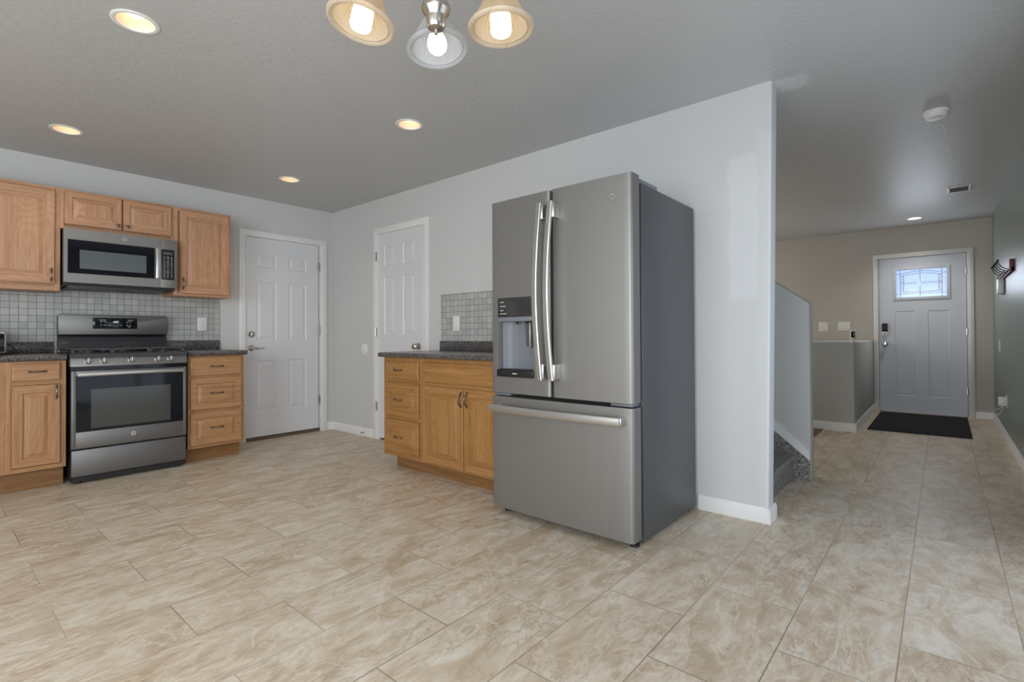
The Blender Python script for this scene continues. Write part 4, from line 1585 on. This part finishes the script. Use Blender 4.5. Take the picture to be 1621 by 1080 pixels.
m.box(3.80, 3.99, 0.0, 0.048, 1.428, 1.570, bev=0.004)
m.build('cover', M['white_plastic'], t)
m = MB(TR)
m.box(3.792, 3.998, 0.0, 0.009, 1.420, 1.576, bev=0.003)
m.build('back_plate', M['cap_grey'], t)
t = plate(TR, 3.74, 0.385, 0.075, 0.122, 0.0, label='white outlet low on the sage grey wall behind a charger')
t = thing('charger', 'white plug-in charger with a looped cord low on the sage grey wall', 'charger', (3.74, RW + 0.009, 0.385))
m = MB(TR)
m.box(3.715, 3.765, 0.0088, 0.062, 0.340, 0.425, bev=0.006)
m.build('plug_body', M['white_plastic'], t)
m = MB(TR)
m.tube([(3.74, 0.035, 0.341), (3.74, 0.03, 0.31), (3.74, 0.045, 0.27), (3.75, 0.075, 0.245), (3.76, 0.10, 0.262), (3.75, 0.085, 0.295), (3.74, 0.05, 0.315), (3.735, 0.03, 0.335)], 0.0028, 8)
m.build('cord', M['white_plastic'], t)

# camera-like sensor on the ledge
t = thing('security_camera', 'small white camera with a black oval face on the half wall ledge', 'camera', (3.60, -4.505, 0.95))
m = MB()
m.lathe([(0.030, 0.0), (0.030, 0.006), (0.012, 0.010), (0.010, 0.030)], (3.60, -4.505, 0.95), (0, 0, 1), 20)
m.build('stand', M['white_plastic'], t)
m = MB()
m.box(3.575, 3.625, -4.533, -4.477, 0.972, 1.085, bev=0.018, seg=4)
m.build('housing', M['white_plastic'], t)
m = MB()
m.box(3.571, 3.577, -4.522, -4.488, 1.000, 1.066, bev=0.0028)
m.build('lens_window', M['glass_black'], t)

# door mat
m = MB()
m.prism([(3.66, -4.615), (5.245, -4.615), (5.255, -5.472), (3.68, -5.468)], 2, 0.0, 0.010, bev=0.003)
tag(m.build('door_mat', M['mat']), 'black ribbed mat in front of the entry door', 'door mat')

# ------------------------------------------------------------------ ceiling things
m = MB()
t = thing('smoke_detector', 'round white smoke detector on the hall ceiling', 'smoke detector', (1.115, -5.235, CEIL))
m.lathe([(0.068, 0.0), (0.068, -0.012), (0.060, -0.016), (0.060, -0.030), (0.050, -0.040), (0.020, -0.042), (0.001, -0.042)], (1.115, -5.235, CEIL), (0, 0, 1), 36)
m.build('housing', M['white_plastic'], t)
m = MB()
m.lathe([(0.014, 0.0), (0.014, -0.004), (0.001, -0.005)], (1.125, -5.245, CEIL - 0.0415), (0, 0, 1), 16)
m.build('test_button', M['trim'], t)
t = thing('ceiling_vent', 'white louvred air vent in the hall ceiling', 'air vent', (3.475, -5.388, CEIL))
m = MB()
for (a, b, c, d) in ((3.345, 3.605, -5.475, -5.455), (3.345, 3.605, -5.320, -5.300), (3.345, 3.370, -5.455, -5.320), (3.580, 3.605, -5.455, -5.320)):
    m.box(a, b, c, d, CEIL - 0.010, CEIL, bev=0.002)
m.build('frame', M['trim'], t)
m = MB()
m.box(3.37, 3.58, -5.455, -5.320, CEIL - 0.0015, CEIL - 0.0005)
m.build('duct_shade', M['fridge_side'], t)  # dark sheet behind the slats in place of the shaded duct
m = MB()
for k in range(6):
    x = 3.385 + k * 0.036
    m.prism([(x + 0.016, CEIL - 0.002), (x + 0.020, CEIL - 0.002), (x + 0.004, CEIL - 0.010), (x, CEIL - 0.010)], 1, -5.455, -5.320)
m.build('slats', M['trim'], t)

CL = ['round recessed ceiling light nearest the chandelier, largest and highest in view on the left',
      'round recessed ceiling light in front of the tall cabinet left of the microwave',
      'round recessed ceiling light between the chandelier and the fridge top',
      'small round recessed ceiling light in front of the kitchen corner by the two white doors',
      'small round recessed ceiling light in front of the entry door']
for i, (cx, cy, r) in enumerate(CANS):
    t = thing('recessed_light', CL[i], 'ceiling light', (cx, cy, CEIL), 'recessed ceiling lights')
    m = MB()
    m.lathe([(r, 0.0), (r, -0.003), (r * 0.92, -0.006), (r * 0.80, -0.004), (r * 0.78, 0.0), (r * 0.78, 0.004), (r * 0.84, 0.004)], (cx, cy, CEIL), (0, 0, 1), 40, caps=False)
    m.build('trim_ring', M['trim'], t)
    m = MB()
    dep = 0.105 if i < 4 else 0.03
    m.lathe([(r * 0.78, 0.0), (r * 0.70, dep), (0.001, dep + 0.001)], (cx, cy, CEIL), (0, 0, 1), 40, caps=False)
    m.build('baffle', M['can_baffle'], t)
    m = MB()
    bl = 0.076 if i < 4 else 0.028
    m.lathe([(0.001, dep - bl), (r * 0.34, dep - bl * 0.94), (r * 0.52, dep - bl * 0.6), (r * 0.54, dep - 0.002)], (cx, cy, CEIL), (0, 0, 1), 32)
    m.build('bulb', M['can_bulb'] if i < 4 else M['can_bulb_hall'], t)
    L = bpy.data.lights.new('recessed_lamp', 'SPOT')
    L.energy = 8 if i < 4 else 28
    L.color = (1.0, 0.90, 0.78) if i < 4 else (1.0, 0.95, 0.88)
    L.spot_size = math.radians(125)
    L.spot_blend = 0.9
    L.shadow_soft_size = 0.05
    lo = bpy.data.objects.new('recessed_lamp', L)
    C.objects.link(lo)
    lo.parent = t
    lo.location = (0, 0, -0.012)

# chandelier
HUB = Vector((-2.045, -4.118, 0))
t = thing('chandelier', 'brushed nickel chandelier with ribbed bell glass shades hanging in front', 'chandelier', (HUB.x, HUB.y, CEIL))
m = MB()
m.lathe([(0.066, 0.0), (0.066, -0.010), (0.050, -0.030), (0.012, -0.034), (0.0, -0.034)], (HUB.x, HUB.y, CEIL), (0, 0, 1), 32)
m.lathe([(0.007, -0.030), (0.007, -0.20)], (HUB.x, HUB.y, CEIL), (0, 0, 1), 14)
m.build('canopy', M['nickel'], t)
m = MB()
prof = [(0.0, 1.938), (0.005, 1.939), (0.006, 1.946), (0.005, 1.950), (0.014, 1.951), (0.024, 1.956), (0.028, 1.966), (0.0285, 1.985), (0.031, 1.995), (0.041, 2.006),
        (0.043, 2.016), (0.041, 2.024), (0.034, 2.030), (0.033, 2.10), (0.024, 2.12), (0.018, 2.16), (0.022, 2.19), (0.012, 2.22), (0.008, 2.26)]
m.lathe([(r, z) for r, z in prof], (HUB.x, HUB.y, 0), (0, 0, 1), 40)
m.build('column', M['nickel'], t)
# shade openings: centre, outward axis tilt (direction the opening faces), material, bulb kind
SH = [((-2.158, -3.900, 2.008), Vector((-0.171, 0.077, -1)), 'shade_warm', 'cfl', 0.104),
      ((-1.872, -4.222, 1.994), Vector((0.02, -0.04, -1)), 'shade_warm', 'cfl', 0.103),
      ((-1.903, -3.964, 2.012), Vector((0.0, -0.156, -1)), 'shade_cool', 'globe', 0.104),
      ((-2.065, -4.345, 2.015), Vector((0.05, -0.12, -1)), 'shade_cool', 'globe', 0.104),
      ((-2.290, -4.140, 2.012), Vector((-0.15, -0.05, -1)), 'shade_warm', 'cfl', 0.104)]
for (c, ax, sm, kind, R0) in SH:
    a = -ax.normalized()                      # points up from the opening to the holder
    c = Vector(c)
    top = c + a * 0.125
    out = Vector((c.x - HUB.x, c.y - HUB.y, 0))
    # arm: rises from the hub and comes down to the shade holder
    m = MB()
    p0 = Vector((HUB.x, HUB.y, 2.07)) + out.normalized() * 0.028
    p3 = top + a * 0.035
    pts = []
    for k in range(15):
        s = k / 14
        b1 = p0 + out * 0.35 + Vector((0, 0, -0.02))
        b2 = p3 + a * 0.16
        q = p0 * (1 - s) ** 3 + b1 * 3 * s * (1 - s) ** 2 + b2 * 3 * s * s * (1 - s) + p3 * s ** 3
        pts.append(tuple(q))
    m.tube(pts, 0.0065, 10)
    m.build('arm', M['nickel'], t)
    m = MB()
    m.lathe([(0.008, 0.045), (0.016, 0.036), (0.031, 0.020), (0.034, 0.002), (0.034, -0.008), (0.030, -0.008), (0.026, 0.0), (0.001, 0.002)], tuple(top), tuple(a), 28)
    m.build('shade_holder', M['nickel'], t)
    # shade: bell with a rolled rim, double walled
    sh_o = bpy.data.objects.new('x', None)
    m = MB()
    R = R0
    outerp = [(0.030, 0.128), (0.034, 0.118), (0.047, 0.095), (0.062, 0.065), (0.075, 0.040), (0.085, 0.022), (0.092, 0.014), (R - 0.004, 0.010), (R, 0.004), (R - 0.002, -0.003), (R - 0.008, -0.006),
              (R - 0.014, -0.003), (R - 0.016, 0.002), (R - 0.022, 0.000), (R - 0.024, 0.008), (0.076, 0.020), (0.070, 0.038), (0.057, 0.064), (0.042, 0.094), (0.029, 0.117), (0.026, 0.126)]
    rs = []
    SEG = 120
    for i, (r, h) in enumerate(outerp):
        rib = 0.0012 if i >= 16 else 0.0
        rs.append([((r + (rib if k % 2 else -rib)) * math.cos(2 * PI * k / SEG), (r + (rib if k % 2 else -rib)) * math.sin(2 * PI * k / SEG), h) for k in range(SEG)])
    m.rings(rs, False, False)
    bpy.data.objects.remove(sh_o)
    sh = m.build('shade', M[sm], None)
    sh.parent = t
    sh.location = c - Vector(t.location)
    sh.rotation_euler = Vector((0, 0, 1)).rotation_difference(a).to_euler()
    # bulb
    m = MB()
    if kind == 'cfl':
        prof = [(0.016, 0.112), (0.018, 0.098), (0.025, 0.094), (0.026, 0.085), (0.031, 0.078), (0.033, 0.066), (0.032, 0.056), (0.033, 0.046), (0.031, 0.036), (0.033, 0.028), (0.029, 0.018), (0.020, 0.014), (0.001, 0.013)]
        bmt = 'bulb_warm'
    else:
        prof = [(0.014, 0.112), (0.016, 0.098), (0.024, 0.086), (0.031, 0.068), (0.033, 0.052), (0.030, 0.036), (0.020, 0.024), (0.001, 0.019)]
        bmt = 'bulb_white'
    m.lathe([(r, h - 0.034) for r, h in prof], tuple(c), tuple(a), 28)
    m.build('bulb', M[bmt], t)
